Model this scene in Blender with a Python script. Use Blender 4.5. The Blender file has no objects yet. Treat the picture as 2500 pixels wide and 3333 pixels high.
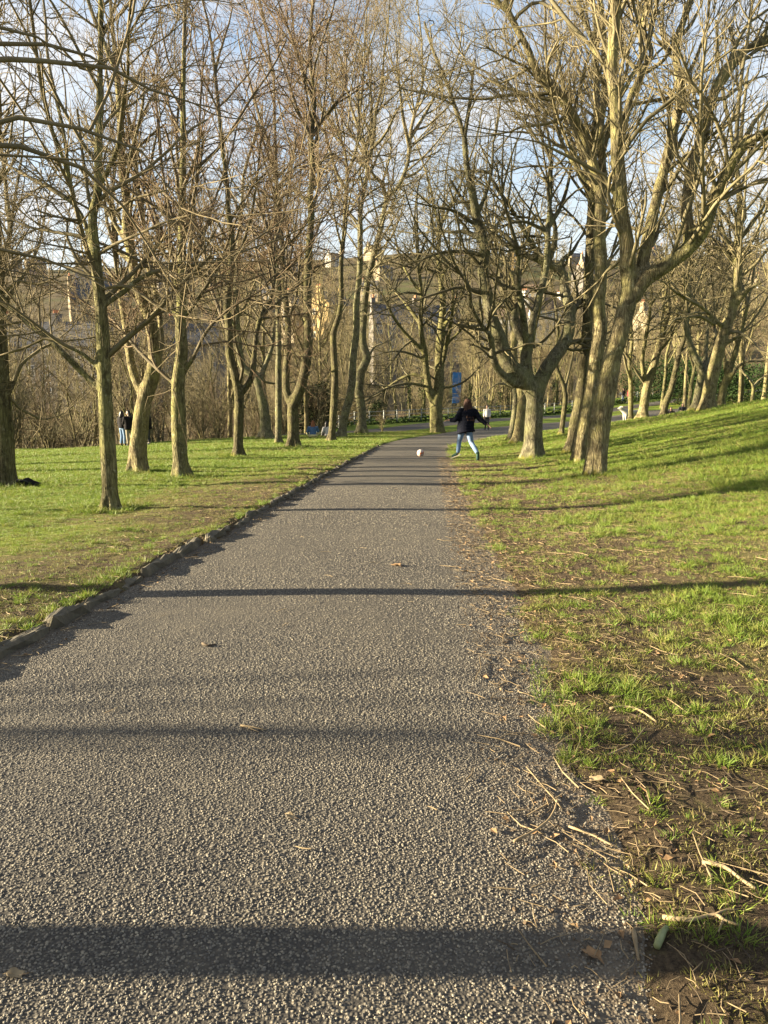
import bpy, bmesh, math, random
import numpy as np
from mathutils import Vector, Matrix

SC = bpy.context.scene
COL = SC.collection
rng = np.random.default_rng(7)
random.seed(7)

# ------------------------------------------------------------------ camera
SRC_W, SRC_H, FOC = 2500.0, 3333.0, 2424.0
PITCH = math.radians(10.89)
EYE = 1.25
CAM = np.array([0.0, 0.0, EYE])

cam_data = bpy.data.cameras.new('camera')
cam = bpy.data.objects.new('camera', cam_data)
COL.objects.link(cam)
cam.location = (0, 0, EYE)
cam.rotation_euler = (math.pi / 2 - PITCH, 0, 0)
cam_data.sensor_fit = 'VERTICAL'
cam_data.sensor_height = 24.0
cam_data.lens = 24.0 * FOC / SRC_H
cam_data.clip_start = 0.05
cam_data.clip_end = 5000
SC.camera = cam
SC.render.resolution_x, SC.render.resolution_y = 768, 1024

# ------------------------------------------------------------------ sun, sky, exposure
SUN_ELEV = math.radians(12.0)
SUN_AZ = math.radians(0.5)         # sun stands to the left, this far ahead of square
sun_vec = Vector((-math.cos(SUN_ELEV) * math.cos(SUN_AZ), -math.cos(SUN_ELEV) * math.sin(SUN_AZ), math.sin(SUN_ELEV)))
sl = bpy.data.lights.new('sun', 'SUN')
sl.energy = 5.0
sl.angle = math.radians(0.5)
sl.color = (1.0, 0.845, 0.58)
sun = bpy.data.objects.new('sun', sl)
COL.objects.link(sun)
sun.rotation_euler = sun_vec.to_track_quat('Z', 'Y').to_euler()
sun.location = (-30, 0, 30)

world = bpy.data.worlds.new('World')
SC.world = world
world.use_nodes = True
wn, wl = world.node_tree.nodes, world.node_tree.links
wn.clear()
w_out = wn.new('ShaderNodeOutputWorld')
w_bg = wn.new('ShaderNodeBackground')
w_sky = wn.new('ShaderNodeTexSky')
w_sky.sky_type = 'NISHITA'
w_sky.sun_disc = False
w_sky.sun_elevation = SUN_ELEV
w_sky.sun_rotation = math.atan2(sun_vec.x, sun_vec.y)
w_sky.altitude = 50
w_sky.air_density = 1.0
w_sky.dust_density = 1.2
w_sky.ozone_density = 1.5
# broken cloud: direction projected on a high layer, so the clouds foreshorten towards the horizon
w_tc = wn.new('ShaderNodeTexCoord')
w_sep = wn.new('ShaderNodeSeparateXYZ'); wl.new(w_tc.outputs['Generated'], w_sep.inputs[0])
w_max = wn.new('ShaderNodeMath'); w_max.operation = 'MAXIMUM'; w_max.inputs[1].default_value = 0.0
wl.new(w_sep.outputs['Z'], w_max.inputs[0])
w_add = wn.new('ShaderNodeMath'); w_add.operation = 'ADD'; w_add.inputs[1].default_value = 0.16
wl.new(w_max.outputs[0], w_add.inputs[0])
w_dx = wn.new('ShaderNodeMath'); w_dx.operation = 'DIVIDE'
wl.new(w_sep.outputs['X'], w_dx.inputs[0]); wl.new(w_add.outputs[0], w_dx.inputs[1])
w_dy = wn.new('ShaderNodeMath'); w_dy.operation = 'DIVIDE'
wl.new(w_sep.outputs['Y'], w_dy.inputs[0]); wl.new(w_add.outputs[0], w_dy.inputs[1])
w_com = wn.new('ShaderNodeCombineXYZ')
wl.new(w_dx.outputs[0], w_com.inputs[0]); wl.new(w_dy.outputs[0], w_com.inputs[1])
w_n = wn.new('ShaderNodeTexNoise')
w_n.inputs['Scale'].default_value = 1.35
w_n.inputs['Detail'].default_value = 9
w_n.inputs['Roughness'].default_value = 0.55
w_n.inputs['Distortion'].default_value = 0.35
wl.new(w_com.outputs[0], w_n.inputs['Vector'])
w_r = wn.new('ShaderNodeValToRGB')
w_r.color_ramp.elements[0].position = 0.36
w_r.color_ramp.elements[1].position = 0.62
wl.new(w_n.outputs['Fac'], w_r.inputs[0])
w_cov = wn.new('ShaderNodeMath'); w_cov.operation = 'MULTIPLY'; w_cov.inputs[1].default_value = 0.85
wl.new(w_r.outputs[0], w_cov.inputs[0])
w_low = wn.new('ShaderNodeMapRange'); w_low.interpolation_type = 'SMOOTHSTEP'     # thin cloud thickens towards the horizon
w_low.inputs['From Min'].default_value = 0.0; w_low.inputs['From Max'].default_value = 0.42
w_low.inputs['To Min'].default_value = 0.85; w_low.inputs['To Max'].default_value = 0.0
wl.new(w_max.outputs[0], w_low.inputs['Value'])
w_c2 = wn.new('ShaderNodeMath'); w_c2.operation = 'MAXIMUM'
wl.new(w_cov.outputs[0], w_c2.inputs[0]); wl.new(w_low.outputs[0], w_c2.inputs[1])
w_mix = wn.new('ShaderNodeMix'); w_mix.data_type = 'RGBA'
wl.new(w_c2.outputs[0], w_mix.inputs[0])
wl.new(w_sky.outputs[0], w_mix.inputs[6])
w_mix.inputs[7].default_value = (3.1, 3.05, 3.05, 1)
wl.new(w_mix.outputs[2], w_bg.inputs[0])
w_bg.inputs[1].default_value = 0.050
wl.new(w_bg.outputs[0], w_out.inputs[0])

SC.view_settings.view_transform = 'Standard'
SC.view_settings.look = 'None'
SC.view_settings.gamma = 1.0
SC.view_settings.exposure = 2.78
SC.view_settings.use_curve_mapping = False
SC.render.engine = 'CYCLES'
SC.cycles.max_bounces = 5
SC.cycles.diffuse_bounces = 2
SC.cycles.glossy_bounces = 2
SC.cycles.transmission_bounces = 3
SC.cycles.transparent_max_bounces = 4
SC.cycles.caustics_reflective = False
SC.cycles.caustics_refractive = False

# ------------------------------------------------------------------ frame of the place, worked out from image pixels
CP, SP = math.cos(PITCH), math.sin(PITCH)
def ray(px, py):
    u = (px - SRC_W / 2) / FOC
    v = (py - SRC_H / 2) / FOC
    return np.array([u, CP - v * SP, -SP - v * CP])
def pt_at(px, py, y):
    """the point that lies y metres ahead on the sight line of a photograph pixel"""
    d = ray(px, py)
    return CAM + d * (y / d[1])

_vp = ray(1413, 1352)
GRADE = -_vp[2] / _vp[1]            # fall of the path
HEAD = _vp[0] / _vp[1]              # drift of the path to the right per metre

def sstep(a, b, x):
    t = np.clip((x - a) / (b - a), 0, 1)
    return t * t * (3 - 2 * t)

EDGE_X = np.array([-200, -60, -18, -9, -4.5, -2, 3, 25, 60, 120, 300.])
EDGE_Y = np.array([32, 34, 39, 44, 50, 62, 75, 96, 116, 136, 160.])

def path_left(y):
    return -1.98 + (y - 3.845) * HEAD
def path_right(y):
    return 0.66 + (y - 3.845) * HEAD
def base_z(x, y):
    x = np.asarray(x, float); y = np.asarray(y, float)
    zb = np.where(y < 42, -GRADE * y, -GRADE * (42 + 15 * (1 - np.exp(-np.maximum(y - 42, 0) / 15))))
    ur = np.maximum(x - (path_right(np.minimum(y, 34)) + 0.8), 0)
    rise = 0.33 * ur ** 2 / (ur + 6)
    rise = 3.8 * (1 - np.exp(-rise / 3.8))
    rise = rise * (0.45 + 0.55 * sstep(2, 15, y)) * (1 - sstep(26, 54, y) * np.exp(-np.maximum(ur - 14, 0) / 40))
    ul = np.maximum(path_left(np.minimum(y, 34)) - 1.0 - x, 0)
    fall = 0.0022 * np.minimum(ul, 16) ** 2
    e = np.interp(x, EDGE_X, EDGE_Y)
    t = np.maximum(y - e, 0)
    drop = 0.34 * t * t / (t + 6)
    z = zb + rise - fall - drop
    floor = -14 + 1.2 * np.sin(x * 0.02 + y * 0.013)
    z = np.where(y > 35, np.maximum(z, floor), z)
    yy = np.minimum(y, 640)
    hill = 0.205 * (np.sqrt(np.maximum(yy - 112, 0) ** 2 + 30 ** 2) - 30) * (1 + 0.05 * np.sin(x * 0.008 + 1.0) + 0.02 * np.sin(x * 0.03))
    return z + np.where(y > 112, hill, 0)

def ground_hit(px, py):
    d = ray(px, py)
    t = np.concatenate([np.arange(1, 60, .02), np.arange(60, 900, .5)])
    P = CAM + d * (t / d[1])[:, None]
    m = np.where(P[:, 2] < base_z(P[:, 0], P[:, 1]))[0]
    return P[m[0]]

# ------------------------------------------------------------------ mesh helpers
def mesh_np(name, V, faces, mat=None, smooth=True):
    """faces: list of int arrays (n,3) or (n,4)"""
    me = bpy.data.meshes.new(name)
    V = np.asarray(V, np.float32)
    me.vertices.add(len(V))
    me.vertices.foreach_set('co', V.ravel())
    faces = [np.asarray(f, np.int32) for f in faces if len(f)]
    li = np.concatenate([f.ravel() for f in faces])
    tot = np.concatenate([np.full(len(f), f.shape[1], np.int32) for f in faces])
    st = np.concatenate([[0], np.cumsum(tot)[:-1]]).astype(np.int32)
    me.loops.add(len(li)); me.loops.foreach_set('vertex_index', li)
    me.polygons.add(len(tot)); me.polygons.foreach_set('loop_start', st)
    me.polygons.foreach_set('use_smooth', np.full(len(tot), smooth))
    me.update(calc_edges=True)
    if mat is not None:
        me.materials.append(mat)
    return me

def attr(me, name, vals):
    a = me.attributes.new(name, 'FLOAT', 'POINT')
    a.data.foreach_set('value', np.asarray(vals, np.float32))

def link(name, me, parent=None, loc=None):
    o = bpy.data.objects.new(name, me)
    COL.objects.link(o)
    if parent is not None:
        o.parent = parent
    if loc is not None:
        o.location = tuple(float(c) for c in loc)
    return o

def tag(o, label=None, cat=None, group=None, kind=None):
    if label: o['label'] = label
    if cat: o['category'] = cat
    if group: o['group'] = group
    if kind: o['kind'] = kind
    return o

def empty(name, loc, label, cat, group=None, rz=0.0):
    o = link(name, None, None, loc)
    o.rotation_euler = (0, 0, rz)
    o.empty_display_size = 0.2
    return tag(o, label, cat, group)

def copy_tree(o, parent=None):
    c = o.copy(); COL.objects.link(c)
    if parent is not None:
        c.parent = parent
    for ch in [k for k in o.children]:
        copy_tree(ch, c)
    return c

class MB:
    """collects simple solids into one mesh"""
    def __init__(s): s.v, s.q, s.t, s.n = [], [], [], 0
    def add(s, V, Q=(), T=()):
        V = np.asarray(V, float)
        if len(Q): s.q.append(np.asarray(Q) + s.n)
        if len(T): s.t.append(np.asarray(T) + s.n)
        s.v.append(V); s.n += len(V)
    def box(s, lo, hi, rz=0.0, at=(0, 0, 0)):
        x0, y0, z0 = lo; x1, y1, z1 = hi
        V = np.array([[x0, y0, z0], [x1, y0, z0], [x1, y1, z0], [x0, y1, z0], [x0, y0, z1], [x1, y0, z1], [x1, y1, z1], [x0, y1, z1]], float)
        c, sn = math.cos(rz), math.sin(rz)
        V = np.stack([V[:, 0] * c - V[:, 1] * sn + at[0], V[:, 0] * sn + V[:, 1] * c + at[1], V[:, 2] + at[2]], 1)
        s.add(V, [[0, 3, 2, 1], [4, 5, 6, 7], [0, 1, 5, 4], [1, 2, 6, 5], [2, 3, 7, 6], [3, 0, 4, 7]])
    def tube(s, pts, rad, sides=8):
        V, Q = tubes(np.asarray([pts], float), np.asarray([rad], float), sides, closed=True)
        s.add(V, Q)
    def mesh(s, name, mat=None, smooth=False):
        f = []
        if s.q: f.append(np.concatenate(s.q))
        if s.t: f.append(np.concatenate(s.t))
        return mesh_np(name, np.concatenate(s.v), f, mat, smooth)
    def build(s, name, mat, parent=None, smooth=False):
        return link(name, s.mesh(name, mat, smooth), parent)

def nrm(v):
    return v / np.maximum(np.linalg.norm(v, axis=-1, keepdims=True), 1e-9)

def tubes(P, R, sides, closed=False):
    """P (N,k,3), R (N,k) -> verts, quads"""
    if closed:
        P = np.concatenate([P[:, :1], P, P[:, -1:]], 1)
        R = np.concatenate([R[:, :1] * 1e-3, R, R[:, -1:] * 1e-3], 1)
    N, k, _ = P.shape
    T = np.gradient(P, axis=1)
    if closed:
        T[:, 0] = T[:, 1]; T[:, -1] = T[:, -2]
    T = nrm(T)
    mean = nrm(P[:, -1] - P[:, 0])
    ref = np.zeros((N, 3)); ref[np.arange(N), np.argmin(np.abs(mean), 1)] = 1
    U = nrm(np.cross(T, ref[:, None, :])); W = np.cross(T, U)
    a = np.arange(sides) * 2 * np.pi / sides
    V = P[:, :, None, :] + R[:, :, None, None] * (U[:, :, None, :] * np.cos(a)[:, None] + W[:, :, None, :] * np.sin(a)[:, None])
    V = V.reshape(-1, 3)
    i = (np.arange(N) * k * sides)[:, None, None] + (np.arange(k - 1) * sides)[None, :, None]
    j = np.arange(sides)[None, None, :]; j2 = (j + 1) % sides
    Q = np.stack([i + j, i + j2, i + sides + j2, i + sides + j], -1).reshape(-1, 4)
    return V, Q

# ------------------------------------------------------------------ materials
def new_mat(name):
    m = bpy.data.materials.new(name)
    m.use_nodes = True
    nt = m.node_tree
    return m, nt.nodes, nt.links, nt.nodes['Principled BSDF']

def N_noise(n, l, vec, scale, detail=4, rough=0.55, dist=0.0):
    x = n.new('ShaderNodeTexNoise')
    x.inputs['Scale'].default_value = scale; x.inputs['Detail'].default_value = detail
    x.inputs['Roughness'].default_value = rough; x.inputs['Distortion'].default_value = dist
    if vec is not None: l.new(vec, x.inputs['Vector'])
    return x.outputs['Fac']
def N_ramp(n, l, fac, stops):
    r = n.new('ShaderNodeValToRGB')
    e = r.color_ramp.elements
    while len(e) < len(stops): e.new(0.5)
    for k, (p, c) in enumerate(stops):
        e[k].position = p
        e[k].color = (c, c, c, 1) if isinstance(c, (int, float)) else (*c, 1)
    l.new(fac, r.inputs[0])
    return r.outputs[0]
def N_mix(n, l, fac, a, b, mode='MIX'):
    x = n.new('ShaderNodeMix'); x.data_type = 'RGBA'; x.blend_type = mode
    for s, v in ((0, fac), (6, a), (7, b)):
        if hasattr(v, 'links'): l.new(v, x.inputs[s])
        elif isinstance(v, (int, float)): x.inputs[s].default_value = v
        else: x.inputs[s].default_value = (*v, 1)
    return x.outputs[2]
def N_math(n, l, op, a, b=0.0, clamp=False):
    x = n.new('ShaderNodeMath'); x.operation = op; x.use_clamp = clamp
    for s, v in ((0, a), (1, b)):
        if hasattr(v, 'links'): l.new(v, x.inputs[s])
        else: x.inputs[s].default_value = v
    return x.outputs[0]
def N_obj(n, l, scale=(1, 1, 1), kind='Object'):
    t = n.new('ShaderNodeTexCoord'); m = n.new('ShaderNodeMapping')
    m.inputs['Scale'].default_value = scale
    l.new(t.outputs[kind], m.inputs[0])
    return m.outputs[0], t
def N_bump(n, l, h, strength, dist, b, prev=None):
    x = n.new('ShaderNodeBump'); x.inputs['Strength'].default_value = strength; x.inputs['Distance'].default_value = dist
    l.new(h, x.inputs['Height'])
    if prev is not None: l.new(prev, x.inputs['Normal'])
    if b is not None: l.new(x.outputs[0], b.inputs['Normal'])
    return x.outputs[0]
def N_attr(n, name):
    a = n.new('ShaderNodeAttribute'); a.attribute_name = name
    return a.outputs['Fac']

def plain(name, col, rough=0.8, var=0.25, scale=8.0, spec=0.3):
    """a matt surface whose tone wanders a little"""
    m, n, l, b = new_mat(name)
    v, _ = N_obj(n, l)
    f = N_noise(n, l, v, scale, 5)
    c = N_mix(n, l, N_ramp(n, l, f, [(0.3, 0.0), (0.7, 1.0)]), tuple(x * (1 - var) for x in col), tuple(min(1, x * (1 + var)) for x in col))
    l.new(c, b.inputs['Base Color'])
    b.inputs['Roughness'].default_value = rough
    b.inputs['Specular IOR Level'].default_value = spec
    return m

def bark(name, light, dark, moss_h=0.45, lichen=(0.42, 0.42, 0.30), ridges=1.0, smoothness=0.0):
    m, n, l, b = new_mat(name)
    v, t = N_obj(n, l, (1, 1, 0.22))
    v1, _ = N_obj(n, l, (1, 1, 1))
    info = n.new('ShaderNodeObjectInfo')
    fine = N_noise(n, l, v, 22, 8, 0.72, 0.8)
    broad = N_noise(n, l, v1, 2.6, 5, 0.6, 0.3)
    c = N_mix(n, l, N_ramp(n, l, fine, [(0.40, 0.0), (0.60, 1.0)]), dark, light)
    greeny = tuple(x * y for x, y in zip(light, (0.86, 0.93, 0.66)))
    c = N_mix(n, l, N_ramp(n, l, broad, [(0.42, 0.0), (0.62, 0.8)]), c, greeny)
    li = N_noise(n, l, v1, 11.0, 7, 0.72)
    c = N_mix(n, l, N_ramp(n, l, li, [(0.58, 0.0), (0.64, 0.75)]), c, lichen)
    dk = N_noise(n, l, v1, 4.2, 7, 0.72, 0.8)
    c = N_mix(n, l, N_ramp(n, l, dk, [(0.36, 0.85), (0.50, 0.0)]), c, tuple(x * 0.6 for x in dark))
    # fissures: stretched cells, dark along their joins
    vf, _ = N_obj(n, l, (1, 1, 0.16))
    fz = n.new('ShaderNodeTexVoronoi'); fz.feature = 'DISTANCE_TO_EDGE'; fz.inputs['Scale'].default_value = 24 / ridges
    wob = n.new('ShaderNodeVectorMath'); wob.operation = 'ADD'
    nz = n.new('ShaderNodeTexNoise'); nz.inputs['Scale'].default_value = 7; nz.inputs['Detail'].default_value = 4; l.new(vf, nz.inputs['Vector'])
    sc_ = n.new('ShaderNodeVectorMath'); sc_.operation = 'SCALE'; sc_.inputs['Scale'].default_value = 0.10
    l.new(nz.outputs['Color'], sc_.inputs[0]); l.new(vf, wob.inputs[0]); l.new(sc_.outputs[0], wob.inputs[1]); l.new(wob.outputs[0], fz.inputs['Vector'])
    crack = N_ramp(n, l, fz.outputs['Distance'], [(0.02, 1.0), (0.16, 0.0)])
    c = N_mix(n, l, N_math(n, l, 'MULTIPLY', crack, 0.38), c, tuple(x * 0.45 for x in dark))
    sep = n.new('ShaderNodeSeparateXYZ'); l.new(t.outputs['Object'], sep.inputs[0])
    z = N_math(n, l, 'DIVIDE', sep.outputs['Z'], moss_h)
    z = N_math(n, l, 'ADD', z, N_math(n, l, 'MULTIPLY', N_noise(n, l, v1, 5.5, 5, 0.65), 1.5))
    c = N_mix(n, l, N_ramp(n, l, z, [(0.70, 0.9), (1.75, 0.0)]), c, (0.105, 0.105, 0.016))
    l.new(c, b.inputs['Base Color'])
    b.inputs['Roughness'].default_value = 0.95
    b.inputs['Specular IOR Level'].default_value = 0.12
    h = N_math(n, l, 'ADD', N_math(n, l, 'ADD', fine, N_math(n, l, 'MULTIPLY', li, 0.5)), N_math(n, l, 'MULTIPLY', crack, -0.5))
    N_bump(n, l, h, 1.0, 0.020 * ridges, b)
    return m

M = {}
M['bark_olive'] = bark('bark_olive', (0.2123, 0.1911, 0.0973), (0.0631, 0.0547, 0.0281), 0.30, lichen=(0.3007, 0.2919, 0.1857), ridges=0.8)
M['bark_tan'] = bark('bark_tan', (0.2653, 0.2265, 0.1273), (0.0842, 0.0674, 0.0378), 0.50, lichen=(0.3361, 0.3096, 0.2034), ridges=1.1)
M['bark_grey'] = bark('bark_grey', (0.2034, 0.1857, 0.1203), (0.0589, 0.0519, 0.0337), 0.60, lichen=(0.3361, 0.3273, 0.2388), ridges=0.8)
M['bark_dark'] = bark('bark_dark', (0.1415, 0.1221, 0.0708), (0.0448, 0.0378, 0.0224), 0.5, lichen=(0.2123, 0.1946, 0.1238), ridges=1.2)

def twigmat(name, thin, thick):
    m, n, l, b = new_mat(name)
    v, _ = N_obj(n, l)
    c = N_mix(n, l, N_ramp(n, l, N_attr(n, 'girth'), [(0.0, 0.0), (1.0, 1.0)]), thin, thick)
    f = N_noise(n, l, v, 3.0, 5, 0.7)
    c = N_mix(n, l, N_ramp(n, l, f, [(0.3, 0.6), (0.6, 0.0)]), c, tuple(0.5 * x for x in thick))
    l.new(c, b.inputs['Base Color'])
    b.inputs['Roughness'].default_value = 0.85
    b.inputs['Specular IOR Level'].default_value = 0.2
    return m
M['twig_warm'] = twigmat('twig_warm', (0.1461, 0.1143, 0.0635), (0.1143, 0.0991, 0.0533))
M['twig_pale'] = twigmat('twig_pale', (0.1878, 0.1553, 0.0876), (0.1440, 0.1252, 0.0701))
M['twig_dark'] = twigmat('twig_dark', (0.1346, 0.1134, 0.0595), (0.0991, 0.0877, 0.0496))
M['twig_red'] = twigmat('twig_red', (0.1352, 0.0918, 0.0541), (0.0941, 0.0776, 0.0470))

# ------------------------------------------------------------------ value noise for shaping the land
_NT = np.random.default_rng(3).random((256, 256))
def vnoise(x, y):
    x = np.asarray(x, float); y = np.asarray(y, float)
    xi = np.floor(x).astype(int); yi = np.floor(y).astype(int)
    fx = x - xi; fy = y - yi
    fx = fx * fx * (3 - 2 * fx); fy = fy * fy * (3 - 2 * fy)
    g = lambda a, b: _NT[a % 256, b % 256]
    return (g(xi, yi) * (1 - fx) + g(xi + 1, yi) * fx) * (1 - fy) + (g(xi, yi + 1) * (1 - fx) + g(xi + 1, yi + 1) * fx) * fy
def fbm(x, y, o=4):
    s, a, t = 0, 1.0, 0
    for k in range(o):
        s = s + a * vnoise(x * 2 ** k + 17 * k, y * 2 ** k + 31 * k); t += a; a *= 0.5
    return s / t

# the main path bends right after about thirty metres and meets the lower path
PATH_Y_END = 33.0
def path_poly():
    """centre line and half width of the main path"""
    pts, hw = [], []
    for y in np.concatenate([np.arange(-6, 12, 0.25), np.arange(12, 30, 0.5)]):
        pts.append((0.5 * (path_left(y) + path_right(y)), y)); hw.append(1.35)
    x0, y0 = pts[-1]
    a = math.atan(HEAD)
    x, y = x0, y0
    for s in range(120):
        k = 0.055 if s * 0.5 < 24 else 0.0
        if s * 0.5 > 2: a = min(a + k * 0.5, math.radians(74))
        x += math.sin(a) * 0.5; y += math.cos(a) * 0.5
        pts.append((x, y)); hw.append(1.49)
    return np.array(pts), np.array(hw)
PATH_P, PATH_W = path_poly()
# edges of the far stretch, projected from image pixels to the ground, where the path widens and swings right
FAR_L = np.array([(path_left(22.) + .0, 22), (path_left(27.), 27), (path_left(31.), 31), (0.35, 35.5), (1.0, 39.6), (2.0, 43.6), (3.0, 47), (4.6, 51), (7.2, 55.6), (11, 60.5), (17, 66.5), (26, 74)], float)
FAR_R = np.array([(path_right(22.) + .12, 22), (path_right(27.) + .12, 27), (path_right(30.) + .15, 30), (3.3, 32.8), (4.7, 36.5), (6.6, 40), (9.4, 44), (13, 48), (18, 53), (24, 58.5), (31, 65), (38, 72)], float)
LOW_P = np.array([(-16, 45.5), (-10, 46.5), (-5, 48), (-1.6, 50), (1.5, 55), (4, 61), (8, 66.5), (14, 71), (22, 77), (32, 85), (45, 95), (60, 104)], float)
def resample(P, step):
    d = np.concatenate([[0], np.cumsum(np.linalg.norm(np.diff(P, axis=0), axis=1))])
    s = np.arange(0, d[-1], step)
    return np.stack([np.interp(s, d, P[:, k]) for k in range(P.shape[1])], 1)
LOW_P = resample(LOW_P, 1.0)
for _ in range(6):
    LOW_P[1:-1] = (LOW_P[:-2] + 2 * LOW_P[1:-1] + LOW_P[2:]) / 4

def dist_poly(x, y, P):
    """distance to a polyline and signed side (positive = right of travel)"""
    best = np.full(x.shape, 1e9); side = np.zeros(x.shape)
    for a, b in zip(P[:-1], P[1:]):
        ab = b - a; L = ab @ ab
        t = np.clip(((x - a[0]) * ab[0] + (y - a[1]) * ab[1]) / L, 0, 1)
        dx = x - (a[0] + t * ab[0]); dy = y - (a[1] + t * ab[1])
        d = dx * dx + dy * dy
        m = d < best
        best = np.where(m, d, best)
        side = np.where(m, ab[1] * dx - ab[0] * dy, side)
    return np.sqrt(best), side

def in_far(x, y):
    """metres inside the far stretch of the path (negative outside)"""
    dL, sL = dist_poly(x, y, FAR_L); dR, sR = dist_poly(x, y, FAR_R)
    return np.minimum(np.where(sL > 0, dL, -dL), np.where(sR < 0, dR, -dR))

def lawn_z(x, y):
    """top of the turf / soil, with the dip the paths lie in"""
    x = np.asarray(x, float); y = np.asarray(y, float)
    z = base_z(x, y)
    near = (y < 75) & (np.abs(x) < 60)
    und = (fbm(x * 0.55, y * 0.55, 3) - 0.5) * 0.10 + (fbm(x * 3.1 + 9, y * 3.1, 3) - 0.5) * 0.035
    pl, pr = path_left(y), path_right(y)
    sx = y < 31
    # straight stretch: kerb on the left (turf about 9 cm above the asphalt), ragged flush edge on the right
    dl = pl - x
    dr = x - pr
    wob = (fbm(x * 0 + 3.3, y * 1.6, 4) - 0.5) * 0.34 + (fbm(x * 5, y * 5, 2) - 0.5) * 0.10
    onp = (dl < 0.07) & (dr < 0)
    zl = z + 0.044 + und * sstep(0.1, 0.6, dl) - 0.03 * sstep(0.5, 2.5, dl)
    zr = z + (-0.03 + 0.045 * sstep(-0.10, 0.28, dr + wob)) + und * sstep(0.2, 1.2, dr) + 0.02 * sstep(0.3, 1.5, dr)
    zs = np.where(dl > 0.02, zl, np.where(dr > -0.5, zr, z - 0.05))
    zfar = z + und * 0.6
    out = np.where(sx, zs, zfar)
    if np.any(near & ~sx):
        i = np.where(near & (y > 25))
        m = in_far(x[i], y[i])
        d2, _ = dist_poly(x[i], y[i], LOW_P[::3])
        dip = np.maximum(sstep(-0.12, 0.22, m), 1 - sstep(1.4, 1.78, d2))
        o = out[i]; yy = y[i]
        bl = sstep(27, 31, yy)
        o2 = z[i] + (und[i] * 0.6 + 0.035) * (1 - dip) - 0.09 * dip
        out[i] = o * (1 - bl) + o2 * bl
    return out

def worn(x, y):
    """1 = bare soil and litter, 0 = dense turf"""
    pl, pr = path_left(y), path_right(y)
    dr = x - pr; dl = pl - x
    wr = 0.92 * (1.0 - sstep(0.2, 6.2, dr + (fbm(x * 0.8, y * 0.8, 3) - 0.5) * 3.0))
    wr = np.where(dr > 0, wr * (1 - 0.65 * sstep(17, 30, y)), 0)
    wlft = (1 - sstep(0.3, 3.6, dl + (fbm(x * 0.9 + 5, y * 0.9, 3) - 0.5) * 2.2)) * (1 - 0.8 * sstep(14, 26, y))
    w = np.where(dr > 0, wr, np.where(dl > 0, wlft * 0.82, 1.0))
    w = np.where(y > 34, 0.12, w)
    return np.clip(w, 0, 1)

def grid_mesh(name, xs, ys, zf, mat):
    X, Y = np.meshgrid(xs, ys)
    Z = zf(X, Y)
    V = np.stack([X.ravel(), Y.ravel(), Z.ravel()], 1)
    nx, ny = len(xs), len(ys)
    i = np.arange(nx - 1)[None, :] + (np.arange(ny - 1) * nx)[:, None]
    Q = np.stack([i, i + 1, i + nx + 1, i + nx], -1).reshape(-1, 4)
    return mesh_np(name, V, [Q], mat), X.ravel(), Y.ravel()

def graded(a, b, c, d, fine, grow):
    """coordinates fine between b and c, widening out to a and d"""
    mid = np.arange(b, c + 1e-6, fine)
    lo, x, s = [], b, fine
    while x > a:
        s *= grow; x -= s; lo.append(x)
    hi, x, s = [], c, fine
    while x < d:
        s *= grow; x += s; hi.append(x)
    return np.array(lo[::-1] + list(mid) + hi)

# ---- ground material: soil, thatch and turf by wear and noise
def ground_mat():
    m, n, l, b = new_mat('turf_and_soil')
    v, _ = N_obj(n, l)
    w = N_attr(n, 'worn')
    f1 = N_noise(n, l, v, 3.2, 8, 0.62)
    f2 = N_noise(n, l, v, 17.0, 8, 0.7)
    f3 = N_noise(n, l, v, 70.0, 5, 0.7)
    f4 = N_noise(n, l, v, 0.5, 3, 0.5)
    soil = N_mix(n, l, N_ramp(n, l, f3, [(0.35, 0.0), (0.65, 1.0)]), (0.040, 0.029, 0.019), (0.105, 0.078, 0.048))
    thatch = N_mix(n, l, N_ramp(n, l, f2, [(0.3, 0.0), (0.7, 1.0)]), (0.085, 0.078, 0.026), (0.17, 0.145, 0.060))
    turf = N_mix(n, l, N_ramp(n, l, f2, [(0.3, 0.0), (0.7, 1.0)]), (0.070, 0.115, 0.018), (0.150, 0.205, 0.030))
    turf = N_mix(n, l, N_ramp(n, l, f4, [(0.4, 0.0), (0.65, 0.5)]), turf, (0.20, 0.215, 0.035))
    k = N_math(n, l, 'ADD', N_math(n, l, 'MULTIPLY', w, 1.15), N_math(n, l, 'MULTIPLY', N_math(n, l, 'SUBTRACT', f1, 0.5), 1.1))
    k2 = N_math(n, l, 'ADD', k, N_math(n, l, 'MULTIPLY', N_math(n, l, 'SUBTRACT', f2, 0.5), 0.9))
    c = N_mix(n, l, N_ramp(n, l, k2, [(0.30, 0.0), (0.60, 1.0)]), turf, thatch)
    c = N_mix(n, l, N_ramp(n, l, k2, [(0.68, 0.0), (1.05, 1.0)]), c, soil)
    far = N_attr(n, 'far')
    wood = N_mix(n, l, N_ramp(n, l, N_noise(n, l, v, 0.045, 8, 0.75), [(0.35, 0.0), (0.62, 1.0)]), (0.030, 0.025, 0.016), (0.115, 0.090, 0.050))
    wood = N_mix(n, l, N_ramp(n, l, N_noise(n, l, v, 0.016, 6, 0.7), [(0.50, 0.0), (0.62, 0.8)]), wood, (0.055, 0.065, 0.022))
    c = N_mix(n, l, far, c, wood)
    l.new(c, b.inputs['Base Color'])
    b.inputs['Roughness'].default_value = 1.0
    b.inputs['Specular IOR Level'].default_value = 0.1
    bp = N_bump(n, l, f3, 0.8, 0.012, None)
    N_bump(n, l, f2, 0.9, 0.05, b, bp)
    return m
M['ground'] = ground_mat()
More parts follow.
